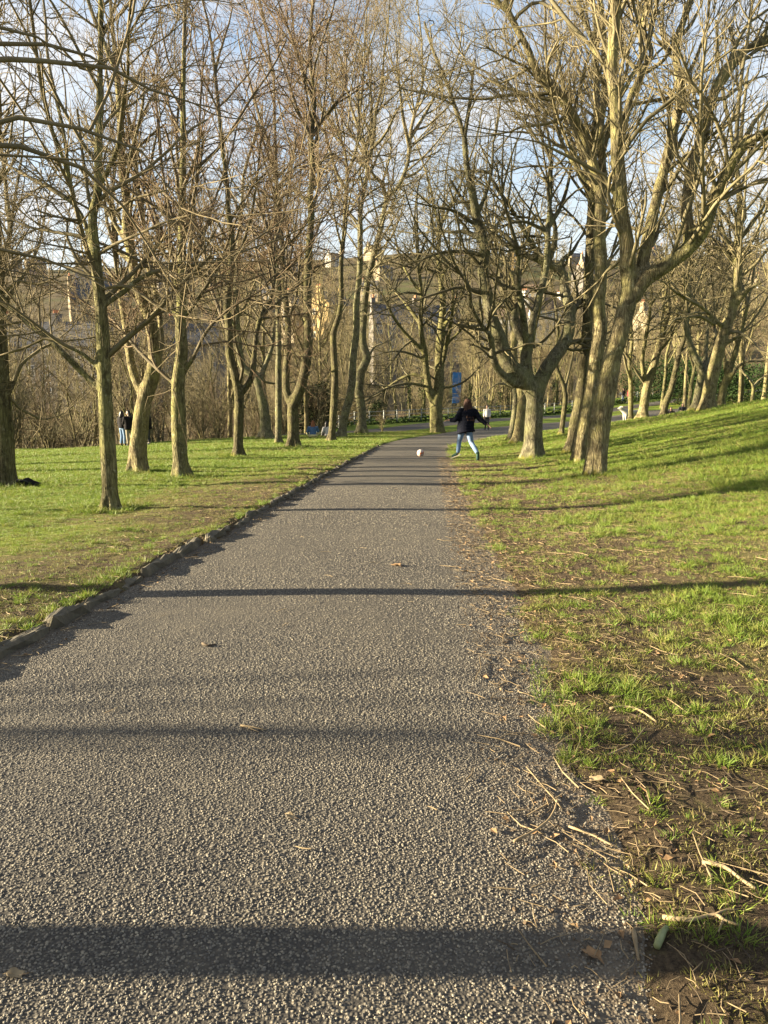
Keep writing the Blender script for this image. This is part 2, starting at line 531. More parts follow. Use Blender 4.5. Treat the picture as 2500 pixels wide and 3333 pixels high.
def outward(v, end, grow):
    out, s_ = [], abs(v[-1] - v[-2])
    x = v[-1]
    while abs(x) < abs(end):
        s_ *= grow; x += math.copysign(s_, end); out.append(x)
    return np.concatenate([v, out])
gx = np.concatenate([np.arange(0, 6.5, .16), np.arange(6.5, 30, .55)])
gx = outward(gx, 900, 1.12); gx = np.concatenate([-gx[:0:-1], gx])
gy = np.concatenate([np.arange(-12, .9, .8), np.arange(1, 18, .14), np.arange(18, 30, .22), np.arange(30, 76, .45)])
gy = outward(gy, 1000, 1.035)
me, X, Y = grid_mesh('ground', gx, gy, lawn_z, M['ground'])
attr(me, 'worn', worn(X, Y))
attr(me, 'far', sstep(0, 3, Y - np.interp(X, EDGE_X, EDGE_Y)))
ground = tag(link('ground', me), 'rough sloping park turf with worn soil beside the path', kind='structure')

# ---- asphalt
def asphalt_mat():
    m, n, l, b = new_mat('chipped_asphalt')
    v, _ = N_obj(n, l)
    vo = n.new('ShaderNodeTexVoronoi'); vo.inputs['Scale'].default_value = 105
    vo.inputs['Randomness'].default_value = 1.0
    wv = N_noise(n, l, v, 60, 3, 0.6)
    dv = n.new('ShaderNodeMix'); dv.data_type = 'VECTOR'
    l.new(v, vo.inputs['Vector'])
    sep = n.new('ShaderNodeSeparateColor'); l.new(vo.outputs['Color'], sep.inputs[0])
    stone = N_ramp(n, l, sep.outputs[0], [(0.0, (0.036, 0.032, 0.027)), (0.45, (0.070, 0.062, 0.049)), (0.8, (0.122, 0.107, 0.081)), (1.0, (0.22, 0.19, 0.14))])
    edge = N_ramp(n, l, vo.outputs['Distance'], [(0.28, 0.0), (0.62, 1.0)])
    c = N_mix(n, l, edge, stone, (0.022, 0.020, 0.019))
    big = N_noise(n, l, v, 0.9, 6, 0.6, 0.4)
    c = N_mix(n, l, N_ramp(n, l, big, [(0.35, 0.0), (0.7, 0.5)]), c, (0.095, 0.083, 0.062))
    dust = N_noise(n, l, v, 4.5, 7, 0.7)
    c = N_mix(n, l, N_ramp(n, l, dust, [(0.5, 0.0), (0.75, 0.35)]), c, (0.135, 0.114, 0.080))
    # trodden soil along the verge
    c = N_mix(n, l, N_math(n, l, 'MULTIPLY', N_attr(n, 'verge'), N_ramp(n, l, dust, [(0.3, 0.25), (0.62, 1.0)])), c, (0.13, 0.100, 0.066))
    l.new(c, b.inputs['Base Color'])
    b.inputs['Roughness'].default_value = 0.85
    b.inputs['Specular IOR Level'].default_value = 0.35
    hh = N_ramp(n, l, vo.outputs['Distance'], [(0.0, 1.0), (0.65, 0.0)])
    hh = N_math(n, l, 'MULTIPLY', hh, N_math(n, l, 'ADD', N_math(n, l, 'MULTIPLY', sep.outputs[1], 0.9), 0.35))
    hh = N_math(n, l, 'ADD', hh, N_math(n, l, 'MULTIPLY', wv, 0.35))
    bp = N_bump(n, l, hh, 1.0, 0.0055, None)
    N_bump(n, l, dust, 0.5, 0.02, b, bp)
    return m
M['asphalt'] = asphalt_mat()

def strip(name, P, W, mat, lift, nx=15, crown=0.02):
    P = np.asarray(P, float)
    T = nrm(np.gradient(P, axis=0)); Nn = np.stack([T[:, 1], -T[:, 0]], 1)
    u = np.linspace(-1, 1, nx)
    XY = P[:, None, :] + Nn[:, None, :] * (W[:, None, None] * u[None, :, None])
    X, Y = XY[..., 0], XY[..., 1]
    Z = base_z(X, Y)
    # keep the strip level across: use the centre height and the crown
    Zc = base_z(P[:, 0], P[:, 1])[:, None]
    far = sstep(26, 34, P[:, 1])[:, None]
    Z = Z * (1 - 0.0) + crown * (1 - u ** 2)[None, :] + lift + (fbm(X * 0.5, Y * 0.5, 2) - 0.5) * 0.02
    V = np.stack([X, Y, Z], -1).reshape(-1, 3)
    k = len(P)
    i = np.arange(nx - 1)[None, :] + (np.arange(k - 1) * nx)[:, None]
    Q = np.stack([i, i + 1, i + nx + 1, i + nx], -1).reshape(-1, 4)
    me = mesh_np(name, V, [Q], mat)
    vg = np.maximum(sstep(0.62, 1.0, u)[None, :] + 0 * X, 0.55 * sstep(0.80, 1.0, -u)[None, :] + 0 * X)
    attr(me, 'verge', np.broadcast_to(vg, X.shape).ravel())
    return me
def edge_strip(name, Lf, Rt, mat, nx=15, crown=0.02):
    """asphalt sheet between two edges taken from image pixels"""
    u = np.linspace(0, 1, nx)
    XY = Lf[:, None, :] * (1 - u)[None, :, None] + Rt[:, None, :] * u[None, :, None]
    X, Y = XY[..., 0], XY[..., 1]
    Z = base_z(X, Y) + crown * (1 - (2 * u - 1) ** 2)[None, :] + (fbm(X * 0.5, Y * 0.5, 2) - 0.5) * 0.02
    k = len(Lf)
    i = np.arange(nx - 1)[None, :] + (np.arange(k - 1) * nx)[:, None]
    Q = np.stack([i, i + 1, i + nx + 1, i + nx], -1).reshape(-1, 4)
    me = mesh_np(name, np.stack([X, Y, Z], -1).reshape(-1, 3), [Q], mat)
    uu = 2 * u - 1
    attr(me, 'verge', np.broadcast_to(np.maximum(sstep(0.62, 1.0, uu), 0.55 * sstep(0.80, 1.0, -uu))[None, :], X.shape).ravel())
    return me
def arc(P, n):
    d = np.concatenate([[0], np.cumsum(np.linalg.norm(np.diff(P, axis=0), axis=1))])
    s_ = np.linspace(0, d[-1], n); Q = np.stack([np.interp(s_, d, P[:, k]) for k in range(2)], 1)
    for _ in range(8): Q[1:-1] = (Q[:-2] + 2 * Q[1:-1] + Q[2:]) / 4
    return Q
ys_ = np.arange(-6, 22, 0.25)
NL = np.stack([path_left(ys_), ys_], 1); NR = np.stack([path_right(ys_) + .25, ys_], 1)
FLs, FRs = arc(FAR_L, 120), arc(FAR_R + np.array([[.13, 0]]) * np.linspace(1, 0, len(FAR_R))[:, None], 120)
pth = link('path', edge_strip('path', np.concatenate([NL, FLs]), np.concatenate([NR, FRs]), M['asphalt']))
tag(pth, 'wide chipped asphalt footpath running downhill and bending right', kind='structure')
lp = link('lower_path', strip('lower_path', LOW_P, np.full(len(LOW_P), 1.7), M['asphalt'], 0.015, 9))
tag(lp, 'asphalt path along the railing at the foot of the slope', kind='structure')

# ---- kerb: rough stones on edge, each its own piece
def stone_mat():
    m, n, l, b = new_mat('kerb_stone')
    v, _ = N_obj(n, l)
    f = N_noise(n, l, v, 6, 7, 0.65); g = N_noise(n, l, v, 45, 5, 0.7)
    c = N_mix(n, l, N_ramp(n, l, f, [(0.3, 0.0), (0.7, 1.0)]), (0.040, 0.034, 0.024), (0.125, 0.105, 0.070))
    c = N_mix(n, l, N_ramp(n, l, g, [(0.5, 0.0), (0.7, 0.5)]), c, (0.055, 0.062, 0.028))
    l.new(c, b.inputs['Base Color']); b.inputs['Roughness'].default_value = 0.95
    N_bump(n, l, g, 0.7, 0.01, None); N_bump(n, l, f, 0.8, 0.03, b)
    return m
M['kerb'] = stone_mat()
kerb = tag(link('kerb', None), 'low kerb of rough grey brown stones between asphalt and left lawn', kind='structure')
def rock_mesh(name, L, Wd, H, mat, seed, nx=6, rough=0.018):
    r = np.random.default_rng(seed)
    bm = bmesh.new()
    bmesh.ops.create_cube(bm, size=1.0)
    bmesh.ops.subdivide_edges(bm, edges=bm.edges[:], cuts=3, use_grid_fill=True)
    ph = r.random(6) * 9
    for vt in bm.verts:
        x, y, z = vt.co
        q = 1 - 0.10 * (abs(x * 2) ** 8) ; q2 = 1 - 0.12 * (abs(z * 2) ** 6)
        X = x * L * (1 - 0.03 * abs(z * 2) ** 4); Yc = y * Wd * q * q2; Z = z * H * (1 - 0.07 * (abs(x * 2) ** 8)) * (1 - 0.06 * abs(y * 2) ** 4)
        a = math.sin(x * 7 + ph[0]) * math.sin(y * 5 + ph[1] + z * 4) + math.sin(z * 9 + x * 5 + ph[2])
        vt.co = (X + rough * 0.5 * a, Yc + rough * math.sin(x * 9 + z * 6 + ph[3]) + r.normal() * rough * 0.25, Z + rough * (math.sin(x * 8 + y * 3 + ph[4]) + r.normal() * 0.3))
    me = bpy.data.meshes.new(name); bm.to_mesh(me); bm.free()
    me.materials.append(mat)
    return me
kr = np.random.default_rng(11)
rocks = [rock_mesh('kerb_stone', 1.0, 0.072, 0.24, M['kerb'], s, rough=.012) for s in range(9)]
y = 2.4; k = 0
while y < 29.5:
    L = kr.uniform(0.38, 0.85)
    yc = y + L / 2
    o = link('kerb_stone', rocks[kr.integers(9)], kerb)
    x = path_left(yc) - 0.015 + kr.normal() * 0.012
    o.location = (x, yc, float(base_z(x, yc)) - 0.066 + kr.normal() * 0.008)
    o.rotation_euler = (-math.atan(GRADE) + kr.normal() * 0.02, kr.normal() * 0.06, math.pi / 2 - math.atan(HEAD) + kr.normal() * 0.03)
    o.rotation_mode = 'XYZ'
    # local x is the stone's length: pitch about local y follows the fall
    o.rotation_euler = (kr.normal() * 0.05, math.atan(GRADE) + kr.normal() * 0.02, math.pi / 2 - math.atan(HEAD) + kr.normal() * 0.06)
    o.scale = (L * 0.955, kr.uniform(0.8, 1.25), kr.uniform(0.85, 1.15))
    y += L; k += 1

# ------------------------------------------------------------------ trees
ZONE = {  # where each measured stretch of limb was read off: origin and scale to photograph pixels
    '1': (0, 600, .4972), '2': (700, 700, .4219), '3': (1200, 700, .4219), '4': (1800, 700, .4219),
    '5': (0, 0, .6028), '6': (800, 0, .5425), '7': (1500, 0, .6028), 's': (0, 0, 1.0)}

def catmull(P, R, step):
    """smooth polyline through P, resampled about every step metres, radii carried along"""
    P = np.asarray(P, float); R = np.asarray(R, float)
    if len(P) == 2:
        P = np.stack([P[0], (P[0] + P[1]) / 2, P[1]]); R = np.array([R[0], (R[0] + R[1]) / 2, R[1]])
    Q = np.concatenate([[2 * P[0] - P[1]], P, [2 * P[-1] - P[-2]]])
    out, rad = [], []
    for i in range(len(P) - 1):
        p0, p1, p2, p3 = Q[i:i + 4]
        n = max(2, int(np.linalg.norm(p2 - p1) / step))
        for t in np.arange(n) / n:
            out.append(0.5 * (2 * p1 + (p2 - p0) * t + (2 * p0 - 5 * p1 + 4 * p2 - p3) * t * t + (3 * p1 - p0 - 3 * p2 + p3) * t ** 3))
            rad.append(R[i] * (1 - t) + R[i + 1] * t)
    out.append(P[-1]); rad.append(R[-1])
    return np.array(out), np.array(rad)

def grow(r, lines, dens, lo, hi, ang, up, gnarl, k, rfac, rmin, rmax, tmin=0.15, zmin=-1e9, droop=0.0, tipfork=0):
    """side shoots on a set of lines [(P (n,3), R (n))] -> P (M,k,3), R (M,k)"""
    pos, tan, rad = [], [], []
    for P, R in lines:
        seg = np.linalg.norm(np.diff(P, axis=0), axis=1); d = np.concatenate([[0], np.cumsum(seg)]); L = d[-1]
        c = r.poisson(dens * L * (1 - tmin))
        s = np.concatenate([r.uniform(tmin, 1, c), np.full(tipfork, 0.985)]) * L
        if len(s) == 0: continue
        T = nrm(np.gradient(P, axis=0))
        pos.append(np.stack([np.interp(s, d, P[:, q]) for q in range(3)], 1))
        tan.append(np.stack([np.interp(s, d, T[:, q]) for q in range(3)], 1))
        rad.append(np.interp(s, d, R))
    if not pos:
        return np.zeros((0, k, 3)), np.zeros((0, k))
    pos, tan, rad = np.concatenate(pos), nrm(np.concatenate(tan)), np.concatenate(rad)
    keep = pos[:, 2] > zmin
    return shoots(r, pos[keep], tan[keep], rad[keep], lo, hi, ang, up, gnarl, k, rfac, rmin, rmax, droop)

def shoots(r, pos, tan, rad, lo, hi, ang, up, gnarl, k, rfac, rmin, rmax, droop):
    n = len(pos)
    perp = nrm(np.cross(tan, r.normal(size=(n, 3))))
    a = np.radians(ang) * r.uniform(0.6, 1.35, (n, 1))
    d = nrm(tan * np.cos(a) + perp * np.sin(a) + np.array([0, 0, up]))
    L = r.uniform(lo, hi, n) * np.clip(0.55 + rad / 0.06 * 0.35, 0.5, 1.15)
    step = (L / (k - 1))[:, None]
    P = np.zeros((n, k, 3)); P[:, 0] = pos
    bend = nrm(np.cross(d, r.normal(size=(n, 3)))) * r.uniform(0, gnarl, (n, 1))
    for i in range(1, k):
        P[:, i] = P[:, i - 1] + d * step
        d = nrm(d + bend * 0.5 + r.normal(size=(n, 3)) * gnarl * 0.6 + np.array([0, 0, up * 0.35 - droop * i / k]))
    r0 = np.clip(rad * rfac, rmin, rmax)
    R = r0[:, None] * np.linspace(1, 0.45, k)[None, :]
    R = np.maximum(R, rmin * 0.7)
    return P, R

def grow_arr(r, P, R, dens, lo, hi, ang, up, gnarl, k, rfac, rmin, rmax, tmin=0.2, droop=0.0, tip=1):
    """side shoots on branches given as arrays"""
    N = len(P)
    if N == 0: return np.zeros((0, k, 3)), np.zeros((0, k))
    kk = P.shape[1]
    L = np.linalg.norm(np.diff(P, axis=1), axis=2).sum(1)
    c = r.poisson(dens * L) + tip
    idx = np.repeat(np.arange(N), c)
    t = r.uniform(tmin, 1, len(idx))
    if tip:
        first = np.concatenate([[0], np.cumsum(c)[:-1]]); t[first] = 0.97
    f = t * (kk - 1); i0 = np.minimum(f.astype(int), kk - 2); w = (f - i0)[:, None]
    pos = P[idx, i0] * (1 - w) + P[idx, i0 + 1] * w
    tan = nrm(P[idx, i0 + 1] - P[idx, i0])
    rad = R[idx, i0] * (1 - w[:, 0]) + R[idx, i0 + 1] * w[:, 0]
    return shoots(r, pos, tan, rad, lo, hi, ang, up, gnarl, k, rfac, rmin, rmax, droop)

def remesh_lines(lines, voxel, smooth_it=3):
    """one skin over a set of overlapping tapered limbs, so forks flow into each other"""
    vs, qs, n = [], [], 0
    for P, R in lines:
        V, Q = tubes(P[None], R[None], 10, closed=True)
        vs.append(V); qs.append(Q + n); n += len(V)
    me = mesh_np('tmp', np.concatenate(vs), [np.concatenate(qs)])
    o = bpy.data.objects.new('tmp', me); COL.objects.link(o)
    m = o.modifiers.new('r', 'REMESH'); m.mode = 'VOXEL'; m.voxel_size = voxel; m.adaptivity = 0.0
    s = o.modifiers.new('s', 'SMOOTH'); s.factor = 0.5; s.iterations = smooth_it
    dg = bpy.context.evaluated_depsgraph_get()
    ev = o.evaluated_get(dg)
    out = bpy.data.meshes.new_from_object(ev)
    bpy.data.objects.remove(o); bpy.data.meshes.remove(me)
    return out

def crown_mesh(name, sets, mat):
    """sets: list of (P, R, sides)"""
    vs, qs, gs, n = [], [], [], 0
    for P, R, sd in sets:
        if len(P) == 0: continue
        V, Q = tubes(P, R, sd)
        vs.append(V); qs.append(Q + n); n += len(V)
        gs.append(np.repeat(np.clip((R - 0.006) / 0.03, 0, 1).reshape(-1), sd))
    me = mesh_np(name, np.concatenate(vs), [np.concatenate(qs)], mat)
    attr(me, 'girth', np.concatenate(gs))
    return me

STYLE = {
    # level: density per metre, length lo, hi, angle, up, gnarl, points
    'lime':  dict(l1=(2.0, .7, 2.1, 50, .14, .16, 6), l2=(6.4, .35, 1.1, 48, .05, .20, 4), l3=(7.6, .12, .46, 45, .03, .18, 3), droop=.05),
    'ash':   dict(l1=(1.6, .9, 2.6, 46, .14, .24, 7), l2=(4.8, .5, 1.4, 44, .16, .28, 4), l3=(6.0, .22, .7, 38, .30, .18, 3), droop=.0),
    'beech': dict(l1=(1.7, .8, 2.3, 58, .06, .30, 7), l2=(4.0, .4, 1.1, 52, .03, .34, 5), l3=(5.4, .15, .5, 48, .03, .30, 3), droop=.03),
    'tall':  dict(l1=(1.8, 1.1, 3.0, 50, .12, .26, 7), l2=(4.2, .6, 1.6, 46, .09, .28, 4), l3=(5.0, .3, .85, 40, .13, .20, 3), droop=.0),
}

def make_tree(name, label, cat_group, base, limbs, style, barkm, twigm, seed, depth=None, clear=0.2, scale=1.0,
              extra=6, voxel=None, dens=1.0, rtw=0.004, flare=1.75, sink=0.15, ext=1.6, levels=3):
    """limbs: [(zone, [(u,v)..], w0, w1, drift)], the first is the trunk from the base up"""
    r = np.random.default_rng(seed)
    z0, (bu, bv) = limbs[0][0], limbs[0][1][0]
    ox, oy, sc = ZONE[z0]
    if base is None:
        b = ground_hit(ox + bu * sc, oy + bv * sc)
        if depth is not None:
            b = pt_at(ox + bu * sc, oy + bv * sc, depth)
    else:
        b = np.array(base, float)
    b[2] = float(lawn_z(np.array([b[0]]), np.array([b[1]]))[0])
    Y0 = b[1]
    lines, trace = [], []          # world lines; (px, py, y) knots for attaching
    for li, spec in enumerate(limbs):
        zn, pts, w0, w1 = spec[:4]
        drift = spec[4] if len(spec) > 4 else None
        pts = [(ZONE[zn][0] + u * ZONE[zn][2], ZONE[zn][1] + v * ZONE[zn][2]) for u, v in pts]
        ws = np.linspace(w0, w1, len(pts)) * ZONE[zn][2]
        pxl = np.concatenate([[0], np.cumsum([math.hypot(a[0] - c[0], a[1] - c[1]) for a, c in zip(pts[1:], pts[:-1])])])
        if li == 0:
            ys = Y0 + (drift or 0) * (pxl / pxl[-1])
        else:
            K = np.array(trace); dd = np.hypot(K[:, 0] - pts[0][0], K[:, 1] - pts[0][1])
            j = int(np.argmin(dd)); ya = K[j, 2]
            if drift is None:
                drift = r.choice([-1, 1]) * r.uniform(0.25, 0.75)
            # drift = depth gained per unit of sideways run
            ys = ya + drift * (pxl / FOC * Y0) * (pxl / max(pxl[-1], 1)) ** 0.3
        P = np.array([pt_at(p[0], p[1], y) for p, y in zip(pts, ys)])
        t = np.array([y / ray(p[0], p[1])[1] for p, y in zip(pts, ys)])
        R = ws / 2 / FOC * t
        if li == 0:
            R[0] *= 0.86
            P[0, 2] = b[2] - sink
        P, R = catmull(P, R, 0.12 if Y0 < 25 else 0.25)
        wob = np.cumsum(r.normal(size=P.shape), axis=0); wob -= np.linspace(0, 1, len(P))[:, None] * wob[-1]
        if li: P = P + wob * (0.012 * R[:, None] * 1.6)
        lines.append((P, R))
        for q in range(0, len(P)):
            d = P[q] - CAM
            cz = d[1] * CP - d[2] * SP
            cy = d[1] * SP + d[2] * CP
            trace.append((SRC_W / 2 + FOC * d[0] / cz, SRC_H / 2 - FOC * cy / cz, P[q, 1]))
    # limbs reaching towards and away from the viewer, which the trace cannot hold
    S = STYLE[style]
    zc = b[2] + clear
    if extra:
        T = lines[0]
        src = [(P[len(P) // 3:], R[len(P) // 3:]) for P, R in lines[:max(1, min(len(lines), 6))]]
        P, R = grow(r, src, extra / max(1e-6, sum(np.linalg.norm(np.diff(p, axis=0), axis=1).sum() for p, _ in src)) * 1.0,
                    1.6 * scale, 3.6 * scale, 50, .35, .14, 9, .5, .012, .06, 0.2, zc, S['droop'])
        E = [(p, q) for p, q in zip(P, R)]
    else:
        E = []
    # tips carry on beyond what was measured
    tips = []
    for P, R in lines:
        T = nrm(P[-1] - P[-3])
        for q in range(2):
            pp, rr = shoots(r, P[-1:], T[None], R[-1:], ext * scale, ext * 2.2 * scale, 20, .12, .12, 8, .85, .006, .2, 0)
            tips.append((pp[0], rr[0]))
    thick = [(P, R) for P, R in lines + tips + E]
    c1 = S['l1']; c2 = S['l2']; c3 = S['l3']
    P1, R1 = grow(r, thick, c1[0] * dens / scale, c1[1] * scale, c1[2] * scale, c1[3], c1[4], c1[5], c1[6], .55, rtw * 1.6, .040 * scale, .12, zc, S['droop'])
    P2, R2 = grow_arr(r, P1, R1, c2[0] * dens / scale, c2[1] * scale, c2[2] * scale, c2[3], c2[4], c2[5], c2[6], .62, rtw * 1.1, .017 * scale, .12, S['droop'])
    sets = [(P1, R1, 4), (P2, R2, 3)]
    if levels > 2:
        P3, R3 = grow_arr(r, P2, R2, c3[0] * dens / scale, c3[1] * scale, c3[2] * scale, c3[3], c3[4], c3[5], c3[6], .75, rtw * .7, .006 * scale, .15, S['droop'])
        sets.append((P3, R3, 3))
    # wood thick enough goes under one skin, the rest is open tubes
    vx = voxel or max(0.020, min(0.07, lines[0][1][2] * 0.16), Y0 * 0.0021)
    lim = vx * 1.25
    solid, thin = [], []
    for P, R in lines + tips + E:
        k = np.where(R < lim)[0]
        cut = k[0] if len(k) else len(P)
        if cut >= 3:
            solid.append((P[:cut], R[:cut]))
            if cut < len(P) - 1: thin.append((P[max(cut - 2, 0):], R[max(cut - 2, 0):]))
        else:
            thin.append((P, R))
    me = remesh_lines(solid, vx)
    co = np.zeros(len(me.vertices) * 3, np.float32); me.vertices.foreach_get('co', co); co = co.reshape(-1, 3).astype(float)
    # root flare with buttresses
    P0, R0 = lines[0]
    rb = R0[min(6, len(R0) - 1)]
    h = np.clip((co[:, 2] - b[2]) / (rb * 3.2), 0, 1)
    w = (1 - h) ** 2.2 * (co[:, 2] < b[2] + rb * 3.2)
    cx = np.interp(co[:, 2], P0[:12, 2], P0[:12, 0]); cy = np.interp(co[:, 2], P0[:12, 2], P0[:12, 1])
    th = np.arctan2(co[:, 1] - cy, co[:, 0] - cx)
    ph = r.random(3) * 6.28
    lob = 1 + 0.45 * np.sin(3 * th + ph[0]) + 0.35 * np.sin(5 * th + ph[1]) + 0.2 * np.sin(8 * th + ph[2])
    near = np.hypot(co[:, 0] - cx, co[:, 1] - cy) < rb * 2.5
    fac = 1 + w * (flare - 1) * np.clip(lob, 0.15, 2.2) * near
    co[:, 0] = cx + (co[:, 0] - cx) * fac; co[:, 1] = cy + (co[:, 1] - cy) * fac
    # uneven girth
    nz = (fbm(co[:, 0] * 3 + co[:, 2] * 1.1 + seed, co[:, 1] * 3 + co[:, 2] * 1.3, 3) - 0.5)
    nr = np.zeros_like(co.astype(np.float32)); me.vertices.foreach_get('normal', nr.ravel()) if False else None
    nv = np.empty(len(me.vertices) * 3, np.float32); me.vertices.foreach_get('normal', nv); nv = nv.reshape(-1, 3)
    co += nv * (nz * rb * 0.16)[:, None]
    co -= b
    me.vertices.foreach_set('co', co.astype(np.float32).ravel())
    me.polygons.foreach_set('use_smooth', np.ones(len(me.polygons), bool))
    me.update(); me.name = 'trunk'
    me.materials.clear(); me.materials.append(M[barkm])
    e = empty(name, b, label, 'tree', cat_group)
    link('trunk', me, e)
    for P, R in thin:
        k = max(3, min(9, len(P)))
        i = np.linspace(0, len(P) - 1, k).astype(int)
    gl = {}
    for P, R in thin:
        i = np.linspace(0, len(P) - 1, 8).round().astype(int)
        gl.setdefault(0, []).append((P[i], R[i]))
    if gl:
        sets.append((np.array([p for p, _ in gl[0]]), np.array([q for _, q in gl[0]]), 5))
    sets = [(P - b, R, s) for P, R, s in sets if len(P)]
    cm = crown_mesh('crown', sets, M[twigm])
    link('crown', cm, e)
    return e, sum(len(P) for P, _, _ in sets)

T_LEFT = 'bare trees on the left lawn'
T_RIGHT = 'bare trees to the right of the path'
NT = {}

NT['A'] = make_tree('young_tree', 'slender olive barked tree standing nearest the stone kerb', T_LEFT, None, [
    ('1', [(725, 2140), (715, 1900), (700, 1600), (690, 1400), (680, 1200), (675, 1000), (662, 800), (640, 620), (625, 450), (612, 330), (606, 200), (640, 60), (645, -200), (650, -420), (655, -700), (660, -1000), (662, -1250)], 112, 32),
    ('1', [(660, 1340), (560, 1250), (450, 1140), (330, 1020), (200, 920), (100, 840), (0, 770), (-140, 700)], 46, 22),
    ('1', [(665, 1215), (540, 1110), (420, 1050), (330, 990), (200, 890), (60, 790)], 36, 16),
    ('1', [(420, 1050), (330, 995), (180, 1060), (0, 1120)], 22, 12),
    ('1', [(685, 790), (800, 710), (880, 640), (1000, 575), (1160, 540), (1380, 510), (1560, 450)], 42, 14),
    ('1', [(670, 690), (790, 665), (900, 700), (1000, 780), (1130, 850)], 24, 9),
    ('1', [(620, 615), (500, 560), (300, 500), (0, 410), (-150, 380)], 26, 12),
    ('1', [(605, 350), (480, 330), (350, 310), (160, 270), (0, 180)], 30, 12),
    ('1', [(600, 420), (560, 260), (500, 150), (430, 90), (300, 10), (150, -70), (30, -140)], 42, 16),
    ('1', [(632, 465), (760, 390), (900, 330), (1100, 240), (1350, 180)], 28, 10),
    ('1', [(640, 130), (760, 180), (830, 110), (1000, 60), (1200, 20)], 26, 10),
    ('1', [(600, 600), (520, 520), (440, 350), (440, 250), (340, 120), (180, 60)], 26, 10),
    ('5', [(400, 1070), (340, 850), (280, 700), (230, 500), (195, 280), (160, 0), (140, -160)], 30, 16),
    ('5', [(380, 1000), (340, 700), (290, 480), (255, 300), (245, 100), (220, -100)], 26, 12),
    ('5', [(555, 980), (640, 780), (655, 600), (690, 400), (692, 150), (720, -100)], 28, 12),
    ('5', [(550, 690), (640, 590), (720, 560), (830, 450)], 18, 8),
    ('5', [(545, 330), (480, 380), (380, 330), (300, 200), (180, 60)], 20, 8),
    ('5', [(560, 150), (640, 90), (700, 20), (800, -100)], 18, 8),
], 'lime', 'bark_olive', 'twig_warm', 21, clear=1.9, dens=1.15, rtw=0.0042, extra=10, flare=1.5)

NT['B'] = make_tree('young_tree', 'straight trunk with upright stems, second from the near kerb', T_LEFT, None, [
    ('1', [(1190, 1920), (1175, 1700), (1165, 1400), (1172, 1250), (1190, 1100), (1185, 950), (1190, 700), (1190, 400), (1195, 100), (1200, -200), (1200, -500), (1205, -900), (1215, -1200)], 108, 22),
    ('1', [(1160, 1330), (1100, 1270), (1000, 1180), (900, 1080), (800, 960), (720, 870), (600, 800)], 32, 12),
    ('1', [(1130, 1290), (1060, 1240), (1000, 1150), (980, 1000)], 24, 10),
    ('1', [(1175, 1270), (1220, 1210), (1280, 1110), (1330, 1000), (1420, 880), (1560, 780), (1700, 700)], 34, 12),
    ('1', [(1300, 1060), (1400, 1040), (1520, 1030), (1650, 1060)], 18, 8),
    ('1', [(1185, 950), (1120, 780), (1080, 650), (1000, 450), (930, 250), (890, 60), (860, -100)], 30, 12),
    ('1', [(1190, 900), (1240, 830), (1330, 700), (1450, 500), (1500, 350), (1560, 200)], 32, 12),
    ('1', [(1190, 860), (1150, 640), (1120, 400), (1090, 150), (1060, -100), (1040, -400), (1000, -700)], 30, 12),
    ('1', [(1195, 800), (1235, 600), (1250, 350), (1270, 100), (1300, -150), (1310, -500), (1330, -800)], 30, 12),
    ('1', [(1190, 700), (1280, 520), (1340, 300), (1420, 60), (1500, -150), (1560, -420)], 26, 10),
    ('1', [(1185, 640), (1060, 420), (980, 160), (900, -60), (840, -300), (800, -560)], 26, 10),
    ('1', [(1190, 520), (1320, 380), (1460, 320), (1620, 230)], 20, 8),
    ('1', [(1195, 400), (1120, 200), (1080, 0), (1040, -250), (1020, -600)], 24, 10),
    ('1', [(1195, 300), (1250, 50), (1280, -150), (1340, -450)], 20, 8),
], 'lime', 'bark_olive', 'twig_red', 22, clear=2.3, dens=1.0, rtw=0.005, extra=14, flare=1.65)

NT['C'] = make_tree('forked_tree', 'tan furrowed trunk forking low in front of the two standing people', T_LEFT, None, [
    ('1', [(900, 1890), (905, 1750), (918, 1600), (930, 1480), (958, 1370), (1000, 1240), (1018, 1100), (985, 900), (935, 760), (900, 650), (860, 460), (830, 300), (830, 100), (800, -100), (790, -400), (770, -700)], 125, 40),
    ('1', [(945, 1400), (900, 1310), (860, 1180), (835, 1000), (800, 800), (770, 600), (760, 350), (740, 100)], 70, 24),
    ('1', [(1010, 1190), (1050, 1080), (1050, 900), (1020, 700), (960, 480), (940, 200), (900, 0), (880, -300)], 50, 20),
    ('1', [(870, 520), (760, 420), (700, 250), (680, 50), (640, -200)], 34, 12),
    ('1', [(840, 350), (900, 200), (960, 50), (1000, -200), (1050, -450)], 30, 12),
], 'lime', 'bark_tan', 'twig_warm', 23, clear=3.0, dens=0.75, rtw=0.0055, extra=10, flare=1.5)

NT['D'] = make_tree('rough_tree', 'thick trunk cut by the left picture border beside a dark bag', T_LEFT, None, [
    ('1', [(48, 1985), (38, 1700), (20, 1500), (8, 1200), (-5, 900), (-20, 600), (-30, 300), (-40, 0), (-60, -400)], 122, 56),
    ('1', [(20, 1480), (90, 1300), (140, 1180), (300, 1060), (460, 1020)], 34, 12),
    ('1', [(10, 1250), (-80, 1050), (-150, 850), (-200, 500)], 40, 16),
    ('1', [(0, 900), (80, 700), (180, 560), (260, 380), (300, 150)], 32, 12),
    ('1', [(-10, 760), (100, 640), (260, 650), (400, 600)], 22, 10),
    ('1', [(15, 1350), (150, 1480), (300, 1540), (420, 1500)], 22, 8),
    ('1', [(-20, 560), (60, 350), (90, 120), (140, -150), (160, -450)], 28, 10),
    ('1', [(-30, 350), (-20, 50), (60, -250), (100, -600)], 28, 10),
], 'lime', 'bark_dark', 'twig_warm', 24, clear=2.2, dens=0.9, rtw=0.005, extra=8, flare=1.5)

